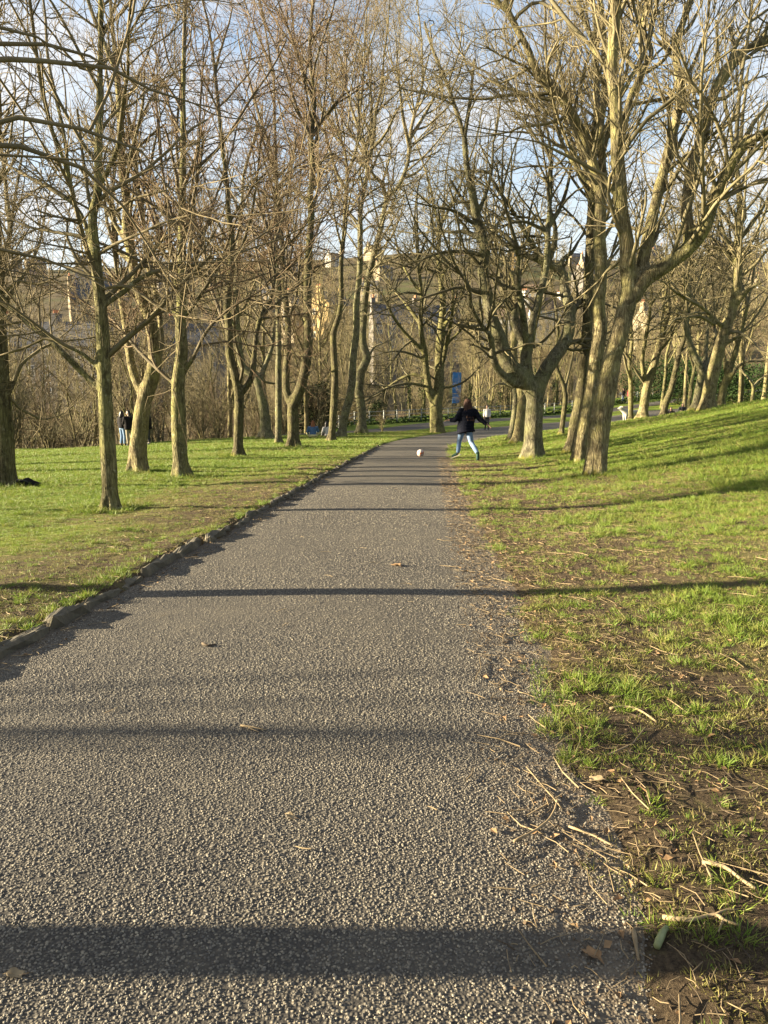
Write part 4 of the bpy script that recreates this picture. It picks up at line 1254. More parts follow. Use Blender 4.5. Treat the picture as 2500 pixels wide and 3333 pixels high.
rw = np.random.default_rng(55)
def edge_y(x): return float(np.interp(x, EDGE_X, EDGE_Y))
G1 = 'bare trees in the thicket below the left lawn'
for k in range(62):
    x = -2 - 32 * rw.random(); y = edge_y(x) + rw.uniform(2.5, 38)
    place_wild('woodland_tree', WILD[rw.integers(5)], x, y, rw.uniform(.75, 1.1), rw.uniform(0, 6.28), 'tree in the thicket below the left lawn brow', 'tree', G1)
G2 = 'bare trees beyond the railing'
ivy_hosts = []
for k in range(60):
    x = rw.uniform(-3, 50); y = edge_y(x) + rw.uniform(2.0, 26)
    e = place_wild('woodland_tree', WILD[rw.integers(5)], x, y, rw.uniform(.6, .95), rw.uniform(0, 6.28), 'bare tree growing beyond the metal railing', 'tree', G2)
    if x < 24: ivy_hosts.append(e)
G3 = 'bare trees past the right lawn crest'
for k in range(44):
    x = rw.uniform(20, 62); y = rw.uniform(46, 96)
    place_wild('woodland_tree', WILD[rw.integers(5)], x, y, rw.uniform(.75, 1.05), rw.uniform(0, 6.28), 'bare tree standing past the crest of the right lawn', 'tree', G3)
G4 = 'bare trees across the valley floor'
for k in range(110):
    y = rw.uniform(84, 185); x = rw.uniform(-.56, .56) * y
    if y < edge_y(x) + 18: y = edge_y(x) + rw.uniform(18, 60)
    place_wild('woodland_tree', WILD[rw.integers(5)], x, y, rw.uniform(.7, 1.05), rw.uniform(0, 6.28), 'distant tree in the bare wood across the valley', 'tree', G4)
G5 = 'shrubs below the left lawn'
for k in range(46):
    x = -1.5 - 28 * rw.random(); y = edge_y(x) + rw.uniform(0.8, 9)
    place_wild('bare_shrub', SHRUB[rw.integers(3)], x, y, rw.uniform(.8, 1.35), rw.uniform(0, 6.28), 'leafless shrub along the brow of the left lawn', 'shrub', G5)
G6 = 'shrubs beyond the railing'
for k in range(40):
    x = rw.uniform(-3, 48); y = edge_y(x) + rw.uniform(1.2, 8)
    place_wild('bare_shrub', SHRUB[rw.integers(3)], x, y, rw.uniform(.7, 1.2), rw.uniform(0, 6.28), 'leafless shrub growing behind the metal railing', 'shrub', G6)
# the small bare bushes that stand alone
b = ground_hit(1290, 1405)
place_wild('bare_shrub', SHRUB[2], -.1, 49.5, .55, 1.0, 'small bare bush at the foot of the mossy S curved tree', 'shrub', None)
place_wild('bare_shrub', SHRUB[0], 9.3, 50.5, .8, 2.0, 'reddish bare bush behind the pale trunks beside the path bend', 'shrub', None)

# trees farther left than the picture reaches; their crowns streak the lawns with shadow
for k, (x, y, v_) in enumerate(((-17, 13, 0), (-21, 17.5, 3), (-16, 21.5, 1), (-26, 21, 3), (-19.5, 26.5, 0), (-30, 27, 1), (-24, 32, 3), (-13.5, 9.5, 4))):
    place_wild('lawn_tree', WILD[v_], x, y, .85 + .06 * (k % 3), k * 1.7, 'bare lawn tree standing outside the left border', 'tree', 'lawn trees outside the left border')

# ivy on the trunks by the railing, and the evergreen shrubs
for k, e in enumerate(ivy_hosts[:22]):
    hgt = rw.uniform(3, 6.5)
    n = 520
    t = rw.random(n); a = rw.uniform(0, 6.28, n); rr = rw.uniform(.12, .42, n) * (1.15 - .6 * t)
    C = np.stack([np.cos(a) * rr, np.sin(a) * rr, t * hgt / e.scale[0]], 1)
    link('ivy', leaf_cloud('ivy', C, .10, M['ivy'], rw), e)
def evergreen(px, py, y, w, h, label):
    b = pt_at(px, py, y); z = float(lawn_z(b[:1], b[1:2])[0])
    e = empty('evergreen_shrub', (b[0], b[1], z), label, 'shrub', 'evergreen shrubs')
    n = int(min(9000, 900 * (w * h) ** .65))
    d = nrm(rw.normal(size=(n, 3))); q = rw.random((n, 1)) ** .35
    C = d * q * np.array([w / 2, w / 2, h / 2]) + np.array([0, 0, h * .52])
    C += (np.sin(C[:, [1, 2, 0]] * 3.1) * .18)
    link('foliage', leaf_cloud('foliage', C, .10, M['laurel'], rw), e)
    mb = MB()
    for s in range(5):
        a = rw.uniform(0, 6.28)
        mb.tube([(0, 0, -.2), (math.cos(a) * w * .1, math.sin(a) * w * .1, h * .3), (math.cos(a) * w * .25, math.sin(a) * w * .25, h * .8)], [.05, .04, .015], 5)
    mb.build('stem', M['bark_dark'], e)
evergreen(1030, 1400, 56, 3.0, 4.6, 'dark evergreen shrub behind the seated pair')
evergreen(1225, 1370, 80, 2.2, 5, 'dark evergreen shrub beyond the lower path left of the round headed tree')
evergreen(2200, 1330, 80, 12, 5, 'low dark evergreen mass behind the far seated figures')
evergreen(2400, 1320, 74, 12, 4.2, 'dark evergreen mass at the right border past the crest')
evergreen(2290, 1330, 84, 10, 4.6, 'dark evergreen mass behind the leaning gold trunk')

# ------------------------------------------------------------------ railing along the lower path
M['rail'] = plain('weathered_rail_paint', (0.22, 0.23, 0.215), .55, .2, 6)
M['rail_dark'] = plain('dark_rail_paint', (0.07, 0.085, 0.075), .6, .2, 6)
FP = resample(np.array([(-14, 51.5), (-8, 54.0), (-3.5, 57.5), (0, 61.5), (4, 66.5), (9, 70.5), (16, 76.5), (25, 85.5), (38, 97), (58, 110)], float), 1.75)
fence = empty('metal_railing', (FP[0, 0], FP[0, 1], float(base_z(*FP[0]))), 'pale metal railing with three bars along the far side of the lower path', 'fence')
f0 = np.array(fence.location)
pm = MB(); pm.box((-.035, -.035, -.2), (.035, .035, 1.12)); pm.box((-.05, -.05, 1.12), (.05, .05, 1.15))
pm = pm.mesh('post', M['rail'])
FZ = base_z(FP[:, 0], FP[:, 1])
for k, (x, y) in enumerate(FP):
    o = link('post', pm, fence, (x - f0[0], y - f0[1], FZ[k] - f0[2]))
    o.rotation_euler = (0, 0, .7)
for hgt in (.42, .75, 1.06):
    mb = MB(); mb.tube(np.stack([FP[:, 0], FP[:, 1], FZ + hgt], 1) - f0, np.full(len(FP), .024), 6)
    mb.build('rail', M['rail'], fence, True)
# ivy covered bank under the railing
n = 15000
k = rw.integers(0, len(FP) - 1, n); t = rw.random((n, 1)); C2 = FP[k] * (1 - t) + FP[k + 1] * t
C2 = C2 + rw.normal(size=(n, 2)) * .38
C = np.concatenate([C2, (base_z(C2[:, 0], C2[:, 1]) + rw.random(n) ** 2 * .55)[:, None]], 1)
tag(link('ground_ivy', leaf_cloud('ground_ivy', C, .09, M['ivy'], rw)), 'dark ivy ground cover along the foot of the railing', 'ivy', kind='stuff')

# ------------------------------------------------------------------ houses on the slope across the valley
M['stone_gold'] = plain('honey_stone', (0.30, 0.215, 0.095), .9, .12, .6)
M['stone_buff'] = plain('buff_stone', (0.20, 0.165, 0.11), .9, .15, .6)
M['stone_grey'] = plain('grey_stone', (0.12, 0.11, 0.10), .9, .15, .6)
M['render_white'] = plain('white_render', (0.34, 0.33, 0.30), .85, .06, .6)
M['slate'] = plain('slate', (0.05, 0.052, 0.06), .6, .2, 1.2)
M['tile_brown'] = plain('brown_tile', (0.10, 0.07, 0.05), .8, .2, 1.2)
M['pot'] = plain('terracotta_pot', (0.30, 0.12, 0.06), .8, .15, 3)
M['pane'] = plain('window_glass', (0.045, 0.055, 0.07), .12, .2, 1, .6)
M['frame'] = plain('white_window_frame', (0.4, 0.39, 0.36), .6, .05, 2)

def house_proto(w, d, he, hr, wallm, roofm, floors, bays, chims=2, pots=4):
    """parts of a gabled house: ridge along x, gables at the x ends, front to -y"""
    parts = []
    mb = MB()
    V = [(-w/2, -d/2, -6), (w/2, -d/2, -6), (w/2, d/2, -6), (-w/2, d/2, -6), (-w/2, -d/2, he), (w/2, -d/2, he), (w/2, d/2, he), (-w/2, d/2, he), (-w/2, 0, he + hr), (w/2, 0, he + hr)]
    mb.add(V, [[0, 1, 5, 4], [2, 3, 7, 6], [1, 2, 6, 5], [3, 0, 4, 7]], [[5, 6, 9], [7, 4, 8]])
    mb.box((-w/2 - .08, -d/2 - .10, he - .35), (w/2 + .08, -d/2 - .002, he - .1))
    parts.append(('wall', mb.mesh('wall', wallm), []))
    mb = MB(); o = .35; sl = hr / (d / 2)
    for s in (-1, 1):
        a, bb = (-w/2 + .25, w/2 - .25)
        e = np.array([(a, s * (d/2 + o), he - o * sl + .03), (bb, s * (d/2 + o), he - o * sl + .03), (bb, 0, he + hr + .03), (a, 0, he + hr + .03)])
        up = e + np.array([0, 0, .16])
        mb.add(np.concatenate([e, up]), [[0, 1, 2, 3], [4, 5, 6, 7], [0, 1, 5, 4], [1, 2, 6, 5], [2, 3, 7, 6], [3, 0, 4, 7]])
    kids = []
    for c in range(chims):
        x = -w/2 + .55 + (w - 1.1) * (c / max(1, chims - 1))
        cb = MB(); cb.box((x - .5, -1.1, he + hr * .45), (x + .5, 1.1, he + hr + 1.5)); cb.box((x - .58, -1.18, he + hr + 1.5), (x + .58, 1.18, he + hr + 1.68))
        kids.append(('chimney', cb.mesh('chimney', wallm)))
        cb = MB()
        for q in range(pots):
            yy = -.85 + 1.7 * q / max(1, pots - 1)
            cb.tube([(x, yy, he + hr + 1.66), (x, yy, he + hr + 2.25), (x, yy, he + hr + 2.36)], [.17, .14, .17], 7)
        kids.append(('chimney_pots', cb.mesh('chimney_pots', M['pot'])))
    parts.append(('roof', mb.mesh('roof', roofm), kids))
    wb = MB(); ww, wh = 1.05, 1.75
    for a, c in (((-ww/2 - .1, -.06, -.12), (ww/2 + .1, .05, 0)), ((-ww/2 - .1, -.05, wh), (ww/2 + .1, .05, wh + .14)), ((-ww/2 - .1, -.05, 0), (-ww/2, .05, wh)), ((ww/2, -.05, 0), (ww/2 + .1, .05, wh)), ((-ww/2, -.04, wh/2 - .04), (ww/2, .04, wh/2 + .04)), ((-.03, -.035, 0), (.03, .035, wh))):
        wb.box(a, c)
    wf = wb.mesh('window', M['frame'])
    pb = MB(); pb.box((-ww/2, -.012, 0), (ww/2, .03, wh)); pn = pb.mesh('pane', M['pane'])
    for f in range(floors):
        for q in range(bays):
            x = -w/2 + w * (q + .5) / bays; z = he - (f + 1) * (he + 1) / (floors + .15) + .7
            parts.append(('window', wf, [('pane', pn)], (x, -d/2 - .01, z), 0.0))
        for s in (-1, 1):
            z = he - (f + 1) * (he + 1) / (floors + .15) + .7
            parts.append(('window', wf, [('pane', pn)], (s * (w/2 + .01), d * .22, z), s * math.pi / 2))
    return parts
def place_house(parts, x, y, rz, s, label, group, dz=0.0):
    e = empty('stone_house', (x, y, float(base_z(x, y)) + dz), label, 'house', group, rz)
    e.scale = (s, s, s)
    for p in parts:
        o = link(p[0], p[1], e)
        if len(p) > 3: o.location = p[3]; o.rotation_euler = (0, 0, p[4])
        for kn, km in p[2]: link(kn, km, o)
    return e
def house_at(parts, px, y, rz, s, label, group=None, dz=0.0):
    q = pt_at(px, 1100, y)
    return place_house(parts, q[0], y, rz, s, label, group, dz)

HP = {
    'gold': house_proto(12, 10, 11, 4.5, M['stone_gold'], M['slate'], 3, 4, 2, 6),
    'buff': house_proto(14, 9, 8, 4, M['stone_buff'], M['slate'], 2, 4, 2, 5),
    'grey': house_proto(22, 10, 9, 4.5, M['stone_grey'], M['slate'], 3, 7, 3, 5),
    'white': house_proto(12, 8, 5.5, 3.2, M['render_white'], M['tile_brown'], 2, 3, 2, 3),
    'brown': house_proto(16, 9, 7, 4, M['stone_buff'], M['tile_brown'], 2, 5, 2, 4),
}
house_at(HP['gold'], 1078, 225, math.radians(50), .85, 'honey coloured gable house with red chimney pots between the tall left trunks', None, 5)
house_at(HP['buff'], 985, 240, math.radians(40), .8, 'buff stone house half hidden left of the sunlit gable', None, 6)
house_at(HP['grey'], 1350, 190, math.radians(8), 1.0, 'long dark slate roofed house behind the round headed tree', None, 5)
house_at(HP['white'], 1640, 230, math.radians(-10), 1.2, 'white cottage seen through the limbs of the broad forked tree', None, 4)
house_at(HP['white'], 1760, 250, math.radians(20), 1.2, 'white cottage seen just right of the other pale cottage', None, 4)
house_at(HP['buff'], 330, 215, math.radians(25), 1.1, 'buff house with a sunny gable seen beside the nearest left trunk', None, 8)
house_at(HP['grey'], 190, 165, math.radians(-6), 1.1, 'long grey terrace in shade behind the far left trunks', None, 3)
house_at(HP['grey'], 560, 170, math.radians(4), 1.0, 'long grey terrace in shade behind the upright stemmed tree', None, 3)
house_at(HP['buff'], 2140, 235, math.radians(15), .9, 'pale low building behind the cream trunk on the crest', None, 3)
hr_ = np.random.default_rng(77)
for row, (y0, n) in enumerate(((320, 4), (390, 5), (460, 7), (545, 8), (610, 7))):
    for k in range(n):
        f = (k + .5 + hr_.uniform(-.35, .35)) / n
        y = y0 + hr_.uniform(-22, 22)
        x = (-.54 + 1.08 * f) * y
        key = ['gold', 'buff', 'grey', 'white', 'brown', 'buff'][hr_.integers(6)]
        place_house(HP[key], x, y, hr_.uniform(-.5, .9), hr_.uniform(.65, .95), dict(gold='small far honey stone house', buff='small far buff house with slate roof', grey='long far grey terrace', white='small far white house', brown='small far buff house with brown roof')[key] + ' in the rows on the distant hillside', 'houses on the distant hillside', 1.0)
for k in range(230):
    y = 175 + 420 * hr_.random() ** 1.5; x = hr_.uniform(-.54, .54) * y
    place_wild('hillside_tree', WILD[hr_.integers(5)], x, y, hr_.uniform(.6, 1.0), hr_.uniform(0, 6.28), 'far bare tree among the houses of the distant hillside', 'tree', 'trees on the distant hillside')

# tall blue panel seen beyond the railing
q = pt_at(1487, 1260, 92)
bz = float(base_z(q[0], 92))
e = empty('blue_hoarding', (q[0], 92, bz), 'tall bright blue panel showing between trees beyond the railing', 'panel')
M['blue'] = plain('blue_paint', (0.03, 0.15, 0.42), .45, .1, 1.5)
zt = pt_at(1487, 1212, 92)[2] - bz; zb = pt_at(1487, 1312, 92)[2] - bz
mb = MB(); mb.box((-.50, -.03, zb), (.50, .03, zt)); mb.build('panel', M['blue'], e)
mb = MB(); mb.box((-.56, .04, -.3), (-.46, .14, zt + .1)); mb.build('post', M['rail_dark'], e)
mb = MB(); mb.box((.46, .04, -.3), (.56, .14, zt + .1)); mb.build('post', M['rail_dark'], e)
mb = MB(); mb.box((-.5, -.05, zt * .62), (.5, -.032, zt * .62 + .08)); mb.build('batten', M['frame'], e)

# lamp post past the crest
q = pt_at(2071, 1352, 92); bz = float(base_z(q[0], 92))
e = empty('lamp_post', (q[0], 92, bz), 'slim dark lamp post by the far path junction', 'lamp')
zt = pt_at(2071, 1277, 92)[2] - bz
mb = MB(); mb.tube([(0, 0, -.2), (0, 0, .8), (0, 0, zt - .75)], [.09, .06, .045], 10); mb.build('post', M['rail_dark'], e, True)
mb = MB(); mb.tube([(0, 0, zt - .75), (0, 0, zt - .7), (0, 0, zt - .25), (0, 0, zt - .2)], [.10, .13, .22, .22], 8); mb.build('lantern', M['pane'], e)
mb = MB(); mb.tube([(0, 0, zt - .2), (0, 0, zt - .02), (0, 0, zt + .12)], [.26, .10, .02], 8); mb.build('lantern_cap', M['rail_dark'], e)

# ------------------------------------------------------------------ people
def skin_mesh(name, V, E, R, mat, sub=2, root=0, smooth_it=0):
    me = bpy.data.meshes.new(name)
    me.from_pydata([tuple(map(float, v)) for v in V], [tuple(e) for e in E], [])
    o = bpy.data.objects.new('tmp', me); COL.objects.link(o)
    o.modifiers.new('skin', 'SKIN')
    sk = me.skin_vertices[0].data
    for i, r in enumerate(R):
        r = (r, r) if np.isscalar(r) else r
        sk[i].radius = r; sk[i].use_root = (i == root)
    if sub:
        m = o.modifiers.new('sub', 'SUBSURF'); m.levels = sub; m.render_levels = sub
    dg = bpy.context.evaluated_depsgraph_get()
    out = bpy.data.meshes.new_from_object(o.evaluated_get(dg))
    bpy.data.objects.remove(o); bpy.data.meshes.remove(me)
    out.name = name
    out.materials.clear(); out.materials.append(mat)
    out.polygons.foreach_set('use_smooth', np.ones(len(out.polygons), bool)); out.update()
    return out

def chain_mesh(name, chains, mat, sub=2):
    """chains: {joint: (pos, radius)} and edges by joint name"""
    J, E = chains
    names = list(J)
    V = [J[k][0] for k in names]; R = [J[k][1] for k in names]
    return skin_mesh(name, V, [(names.index(a), names.index(b)) for a, b in E], R, mat, sub)

M['skin'] = plain('skin', (0.28, 0.175, 0.12), .6, .08, 8)
M['jacket_navy'] = plain('navy_padded_jacket', (0.005, 0.006, 0.012), .8, .25, 10, .08)
M['denim_light'] = plain('pale_denim', (0.13, 0.20, 0.32), .9, .12, 18)
M['denim_mid'] = plain('mid_denim', (0.08, 0.12, 0.19), .9, .15, 18)
M['hair_brown'] = plain('auburn_brown_hair', (0.042, 0.017, 0.010), .7, .35, 30)
M['hair_dark'] = plain('dark_hair', (0.014, 0.011, 0.009), .5, .3, 30)
M['hair_red'] = plain('ginger_hair', (0.19, 0.07, 0.022), .5, .25, 30)
M['knit_white'] = plain('white_jumper', (0.50, 0.48, 0.45), .9, .06, 12)
M['top_blue'] = plain('blue_cardigan', (0.055, 0.11, 0.20), .9, .15, 12)
M['skirt_yellow'] = plain('pale_yellow_skirt', (0.40, 0.37, 0.17), .9, .1, 8)
M['coat_black'] = plain('black_coat', (0.009, 0.008, 0.009), .85, .25, 8, .1)
M['coat_red'] = plain('coral_red_coat', (0.36, 0.05, 0.05), .8, .1, 8)
M['trouser_dark'] = plain('dark_trousers', (0.025, 0.026, 0.030), .85, .2, 8)
M['trouser_pale'] = plain('stone_trousers', (0.22, 0.19, 0.135), .85, .1, 8)
M['shoe_white'] = plain('white_rubber', (0.34, 0.32, 0.24), .6, .08, 8)
M['shoe_green'] = plain('green_canvas', (0.020, 0.060, 0.045), .8, .2, 12)
M['eye'] = plain('dark_eye', (0.01, 0.01, 0.01), .3, .1, 4)
M['lip'] = plain('lip', (0.38, 0.15, 0.12), .5, .1, 4)

def ellipsoid(c, r, rot=None, seg=18, ring=12, fn=None):
    u = np.linspace(0, 2 * np.pi, seg, endpoint=False); v = np.linspace(0, np.pi, ring)
    U, W = np.meshgrid(u, v)
    D = np.stack([np.sin(W) * np.cos(U), np.sin(W) * np.sin(U), np.cos(W)], -1).reshape(-1, 3)
    P = D * np.asarray(r)
    if fn is not None: P = fn(P, D)
    if rot is not None: P = P @ np.array(rot).T
    P = P + np.asarray(c)
    i = np.arange(seg)[None, :] + (np.arange(ring - 1) * seg)[:, None]
    j = (np.arange(seg)[None, :] + 1) % seg + (np.arange(ring - 1) * seg)[:, None]
    return P, np.stack([i, i + seg, j + seg, j], -1).reshape(-1, 4)

def rotz(a):
    return np.array([[math.cos(a), -math.sin(a), 0], [math.sin(a), math.cos(a), 0], [0, 0, 1]])

def remeshed(name, shells, voxel, mat, it=4):
    """one closed skin round several overlapping closed shells [(V, Q)]"""
    vs, qs, n = [], [], 0
    for V, Q in shells:
        vs.append(V); qs.append(np.asarray(Q) + n); n += len(V)
    me = mesh_np('tmp', np.concatenate(vs), [np.concatenate(qs)])
    o = bpy.data.objects.new('tmp', me); COL.objects.link(o)
    m = o.modifiers.new('r', 'REMESH'); m.mode = 'VOXEL'; m.voxel_size = voxel
    sm = o.modifiers.new('s', 'SMOOTH'); sm.factor = .5; sm.iterations = it
    out = bpy.data.meshes.new_from_object(o.evaluated_get(bpy.context.evaluated_depsgraph_get()))
    bpy.data.objects.remove(o); bpy.data.meshes.remove(me)
    out.name = name; out.materials.clear(); out.materials.append(mat)
    out.polygons.foreach_set('use_smooth', np.ones(len(out.polygons), bool)); out.update()
    return out
def loft(C, rx, ry, right, seg=20, n=4):
    """closed elliptical tube through centres C; right = the wearer's right"""
    C = np.asarray(C, float); k = len(C)
    t = np.linspace(0, k - 1, (k - 1) * n + 1)
    P = np.stack([np.interp(t, np.arange(k), C[:, q]) for q in range(3)], 1)
    a, b = np.interp(t, np.arange(k), rx), np.interp(t, np.arange(k), ry)
    T = nrm(np.gradient(P, axis=0)); F = nrm(np.cross(T, right)); Rr = nrm(np.cross(F, T))
    th = np.arange(seg) * 2 * np.pi / seg
    P = np.concatenate([P[:1], P, P[-1:]]); a = np.concatenate([[1e-3], a, [1e-3]]); b = np.concatenate([[1e-3], b, [1e-3]])
    F = np.concatenate([F[:1], F, F[-1:]]); Rr = np.concatenate([Rr[:1], Rr, Rr[-1:]])
    V = P[:, None] + Rr[:, None] * (a[:, None] * np.cos(th))[..., None] + F[:, None] * (b[:, None] * np.sin(th))[..., None]
    i = np.arange(seg)[None, :] + (np.arange(len(P) - 1) * seg)[:, None]; j = (np.arange(seg)[None, :] + 1) % seg + (np.arange(len(P) - 1) * seg)[:, None]
    return V.reshape(-1, 3), np.stack([i, j, j + seg, i + seg], -1).reshape(-1, 4)
def limb(pts, rad):
    P, R = catmull(np.array(pts), np.array(rad), .03)
    return tubes(P[None], R[None], 12, closed=True)

def person(loc, rz, J, label, group, top, legs, hair, shoe, hairlen=0.0, facing=0.0, top_hem=None, top_puff=1.0, shoe_sole=None, skirt=False, s=1.0, cat='person', sub=2, bulk=1.0, name='person'):
    """J: joint positions in metres, x right, y ahead, z up; one continuous body, clothing and hair over it"""
    e = empty(name, loc, label, cat, group, rz)
    e.scale = (s, s, s)
    vxl = .013 if loc[1] < 25 else .028
    J = {k: np.array(v, float) for k, v in J.items()}
    rb = dict(pelvis=.13, waist=.115, chest=.135, neckb=.065, neck=.05, head=.075,
              shL=.062, elL=.045, wrL=.030, shR=.062, elR=.045, wrR=.030,
              hipL=.095, knL=.062, anL=.040, hipR=.095, knR=.062, anR=.040, toL=.035, toR=.035)
    rb = {k: v * bulk for k, v in rb.items()}
    ed = [('pelvis', 'waist'), ('waist', 'chest'), ('chest', 'neckb'), ('neckb', 'neck'), ('neck', 'head')]
    for q in 'LR':
        ed += [('chest', 'sh' + q), ('sh' + q, 'el' + q), ('el' + q, 'wr' + q), ('pelvis', 'hip' + q), ('hip' + q, 'kn' + q), ('kn' + q, 'an' + q), ('an' + q, 'to' + q)]
    # hands: palm plus five jointed fingers grown from the wrist
    Jb = {k: (J[k], rb[k]) for k in rb}
    edb = list(ed)
    for q, sg in (('L', -1), ('R', 1)):
        d = nrm(J['wr' + q] - J['el' + q]); side = nrm(np.cross(d, np.array([0, 0, 1.0]) + 1e-3))
        dn = np.cross(side, d)
        palm = J['wr' + q] + d * .07
        Jb['pa' + q] = (palm, (.036, .018)); edb.append(('wr' + q, 'pa' + q))
        for f, (off, ln) in enumerate(((-.030, .062), (-.010, .075), (.010, .070), (.030, .055))):
            a = palm + d * .035 + side * off; b2 = a + d * ln * .55 + side * off * .25; c2 = b2 + d * ln * .4 + dn * (-.025)
            for nm, p in (('a', a), ('b', b2), ('c', c2)): Jb[f'f{q}{f}{nm}'] = (p, .0085)
            edb += [('pa' + q, f'f{q}{f}a'), (f'f{q}{f}a', f'f{q}{f}b'), (f'f{q}{f}b', f'f{q}{f}c')]
        a = palm - d * .03 + side * (-.038); b2 = a + d * .035 - side * .022; c2 = b2 + d * .03 - side * .008
        for nm, p in (('a', a), ('b', b2), ('c', c2)): Jb[f't{q}{nm}'] = (p, .0095)
        edb += [('pa' + q, f't{q}a'), (f't{q}a', f't{q}b'), (f't{q}b', f't{q}c')]
    body = chain_mesh('body', (Jb, edb), M['skin'], 1)
    # head shaped and merged into the same mesh
    Rm = rotz(facing)
    hc = J['head']
    def face(P, D):
        P = P.copy()
        f = np.clip(D[:, 1], 0, 1)
        P[:, 1] += .022 * np.exp(-((D[:, 0] / .16) ** 2 + ((D[:, 2] + .12) / .18) ** 2)) * (f > .3)       # nose
        P[:, 1] -= .010 * (np.exp(-(((np.abs(D[:, 0]) - .34) / .16) ** 2 + ((D[:, 2] - .08) / .14) ** 2))) * (f > .3)  # eye sockets
        P[:, 0] *= 1 - .22 * np.clip(-D[:, 2], 0, 1)                                                     # jaw
        P[:, 0] += np.sign(D[:, 0]) * .016 * np.exp(-(((np.abs(D[:, 0]) - 1) / .06) ** 2 + (D[:, 2] / .25) ** 2))     # ears
        return P
    V, Q = ellipsoid(hc, (.076, .096, .118), Rm, 28, 20, face)
    bm = bmesh.new(); bm.from_mesh(body)
    vs = [bm.verts.new(v) for v in V]
    for q in Q:
        try: bm.faces.new([vs[i] for i in q]).smooth = True
        except ValueError: pass
    bm.to_mesh(body); bm.free()
    link('body', body, e)
    mb = MB()
    for sx in (-1, 1):
        c = hc + Rm @ np.array([sx * .03, .086, .012]); mb.add(*ellipsoid(c, (.012, .008, .008), Rm, 8, 6))
    mb.build('eyes', M['eye'], e, True)
    mb = MB(); mb.add(*ellipsoid(hc + Rm @ np.array([0, .088, -.055]), (.022, .008, .008), Rm, 10, 6)); mb.build('mouth', M['lip'], e, True)
    # upper garment
    k = top_puff
    right = nrm(J['shR'] - J['shL'])
    hem = J['pelvis'] + np.array(top_hem if top_hem is not None else (0, 0, -.02))
    C = [hem, J['pelvis'], J['waist'], J['chest'], J['neckb'] * .75 + J['chest'] * .25, J['neckb'] + np.array([0, 0, .02])]
    rx = np.array([.180, .172, .160, .180, .150, .075]) * bulk; ry = np.array([.135, .130, .115, .125, .100, .075]) * bulk
    kk = np.array([k * 1.04, k, k, k * .97, k * .95, 1.0])
    sh = [loft(C, rx * kk, ry * kk, right)]
    for q in 'LR':
        inn = J['sh' + q] * .8 + J['chest'] * .2
        sh.append(limb([inn, J['sh' + q], (J['sh' + q] + J['el' + q]) / 2, J['el' + q], (J['el' + q] + J['wr' + q]) / 2, J['wr' + q]], np.array([.075, .080, .070, .064, .056, .048]) * (.6 + .4 * k) * bulk))
    tm = remeshed('top', sh, vxl, top)
    if k > 1.2:      # quilted channels
        co = np.empty(len(tm.vertices) * 3, np.float32); tm.vertices.foreach_get('co', co); co = co.reshape(-1, 3)
        nv = np.empty(len(tm.vertices) * 3, np.float32); tm.vertices.foreach_get('normal', nv); nv = nv.reshape(-1, 3)
        co += nv * (np.abs(np.sin(co[:, 2:3] * math.pi / .085)) ** .6 - .6) * .012
        tm.vertices.foreach_set('co', co.ravel()); tm.update()
    link('jacket' if k > 1.1 else 'top', tm, e)
    # lower garment
    Hh = [J['pelvis'] + np.array([0, 0, .06]), J['pelvis'], (J['hipL'] + J['hipR']) / 2 - np.array([0, 0, .04])]
    sh = [loft(Hh, np.array([.150, .165, .13]) * bulk, np.array([.115, .125, .11]) * bulk, nrm(J['hipR'] - J['hipL']))]
    for q in 'LR':
        end = J['an' + q] + nrm(J['kn' + q] - J['an' + q]) * .03
        sh.append(limb([J['hip' + q], (J['hip' + q] + J['kn' + q]) / 2, J['kn' + q], (J['kn' + q] + end) / 2, end], np.array([.095, .086, .070, .064, .056]) * bulk))
    link('trousers', remeshed('trousers', sh, vxl, legs), e)
    if skirt:
        c = J['pelvis']; mb = MB()
        mb.add(*ellipsoid(c + np.array([0, .12, -.02]), (.27, .36, .13), None, 20, 12)); mb.build('skirt', skirt, e, True)
    # shoes: upper and sole
    for q in 'LR':
        a, t = J['an' + q], J['to' + q]
        d = nrm(t - a); heel = a - d * .045
        up = nrm(np.array([0, 0, 1.0]) - d * d[2])
        o = skin_mesh('shoe', [heel + up * .02, a + up * .065, a + d * .08 - up * .0, t + d * .05 - up * .012], [(0, 1), (0, 2), (2, 3)], [.045, .046, .045, .036], shoe, 1)
        so = link('shoe', o, e)
        if shoe_sole is not None:
            side = nrm(np.cross(d, up)); base = -up * .045
            pts = [heel - d * .03, a + d * .06, t + d * .085]
            mb = MB(); ring = []
            for p, w in zip(pts, (.038, .046, .036)):
                for uu in (-.016, .012):
                    ring += [p + base + side * w + up * uu, p + base - side * w + up * uu]
            ring = np.array(ring); qd = []
            for i in range(2):
                o0 = i * 4; o1 = o0 + 4
                qd += [[o0, o1, o1 + 1, o0 + 1], [o0 + 2, o0 + 3, o1 + 3, o1 + 2], [o0, o0 + 2, o1 + 2, o1], [o0 + 1, o1 + 1, o1 + 3, o0 + 3]]
            qd += [[0, 1, 3, 2], [8, 10, 11, 9]]
            mb.add(ring, qd); mb.build('sole', shoe_sole, so)
    # hair: a cap that leaves the face free, and the fall down the back
    def cap(P, D):
        P = P.copy()
        front = (D[:, 1] > .30) & (D[:, 2] < .50)
        P[front] *= .80
        return P
    sh = [ellipsoid(hc + Rm @ np.array([0, -.012, .020]), (.090, .106, .122), Rm, 26, 18, cap)]
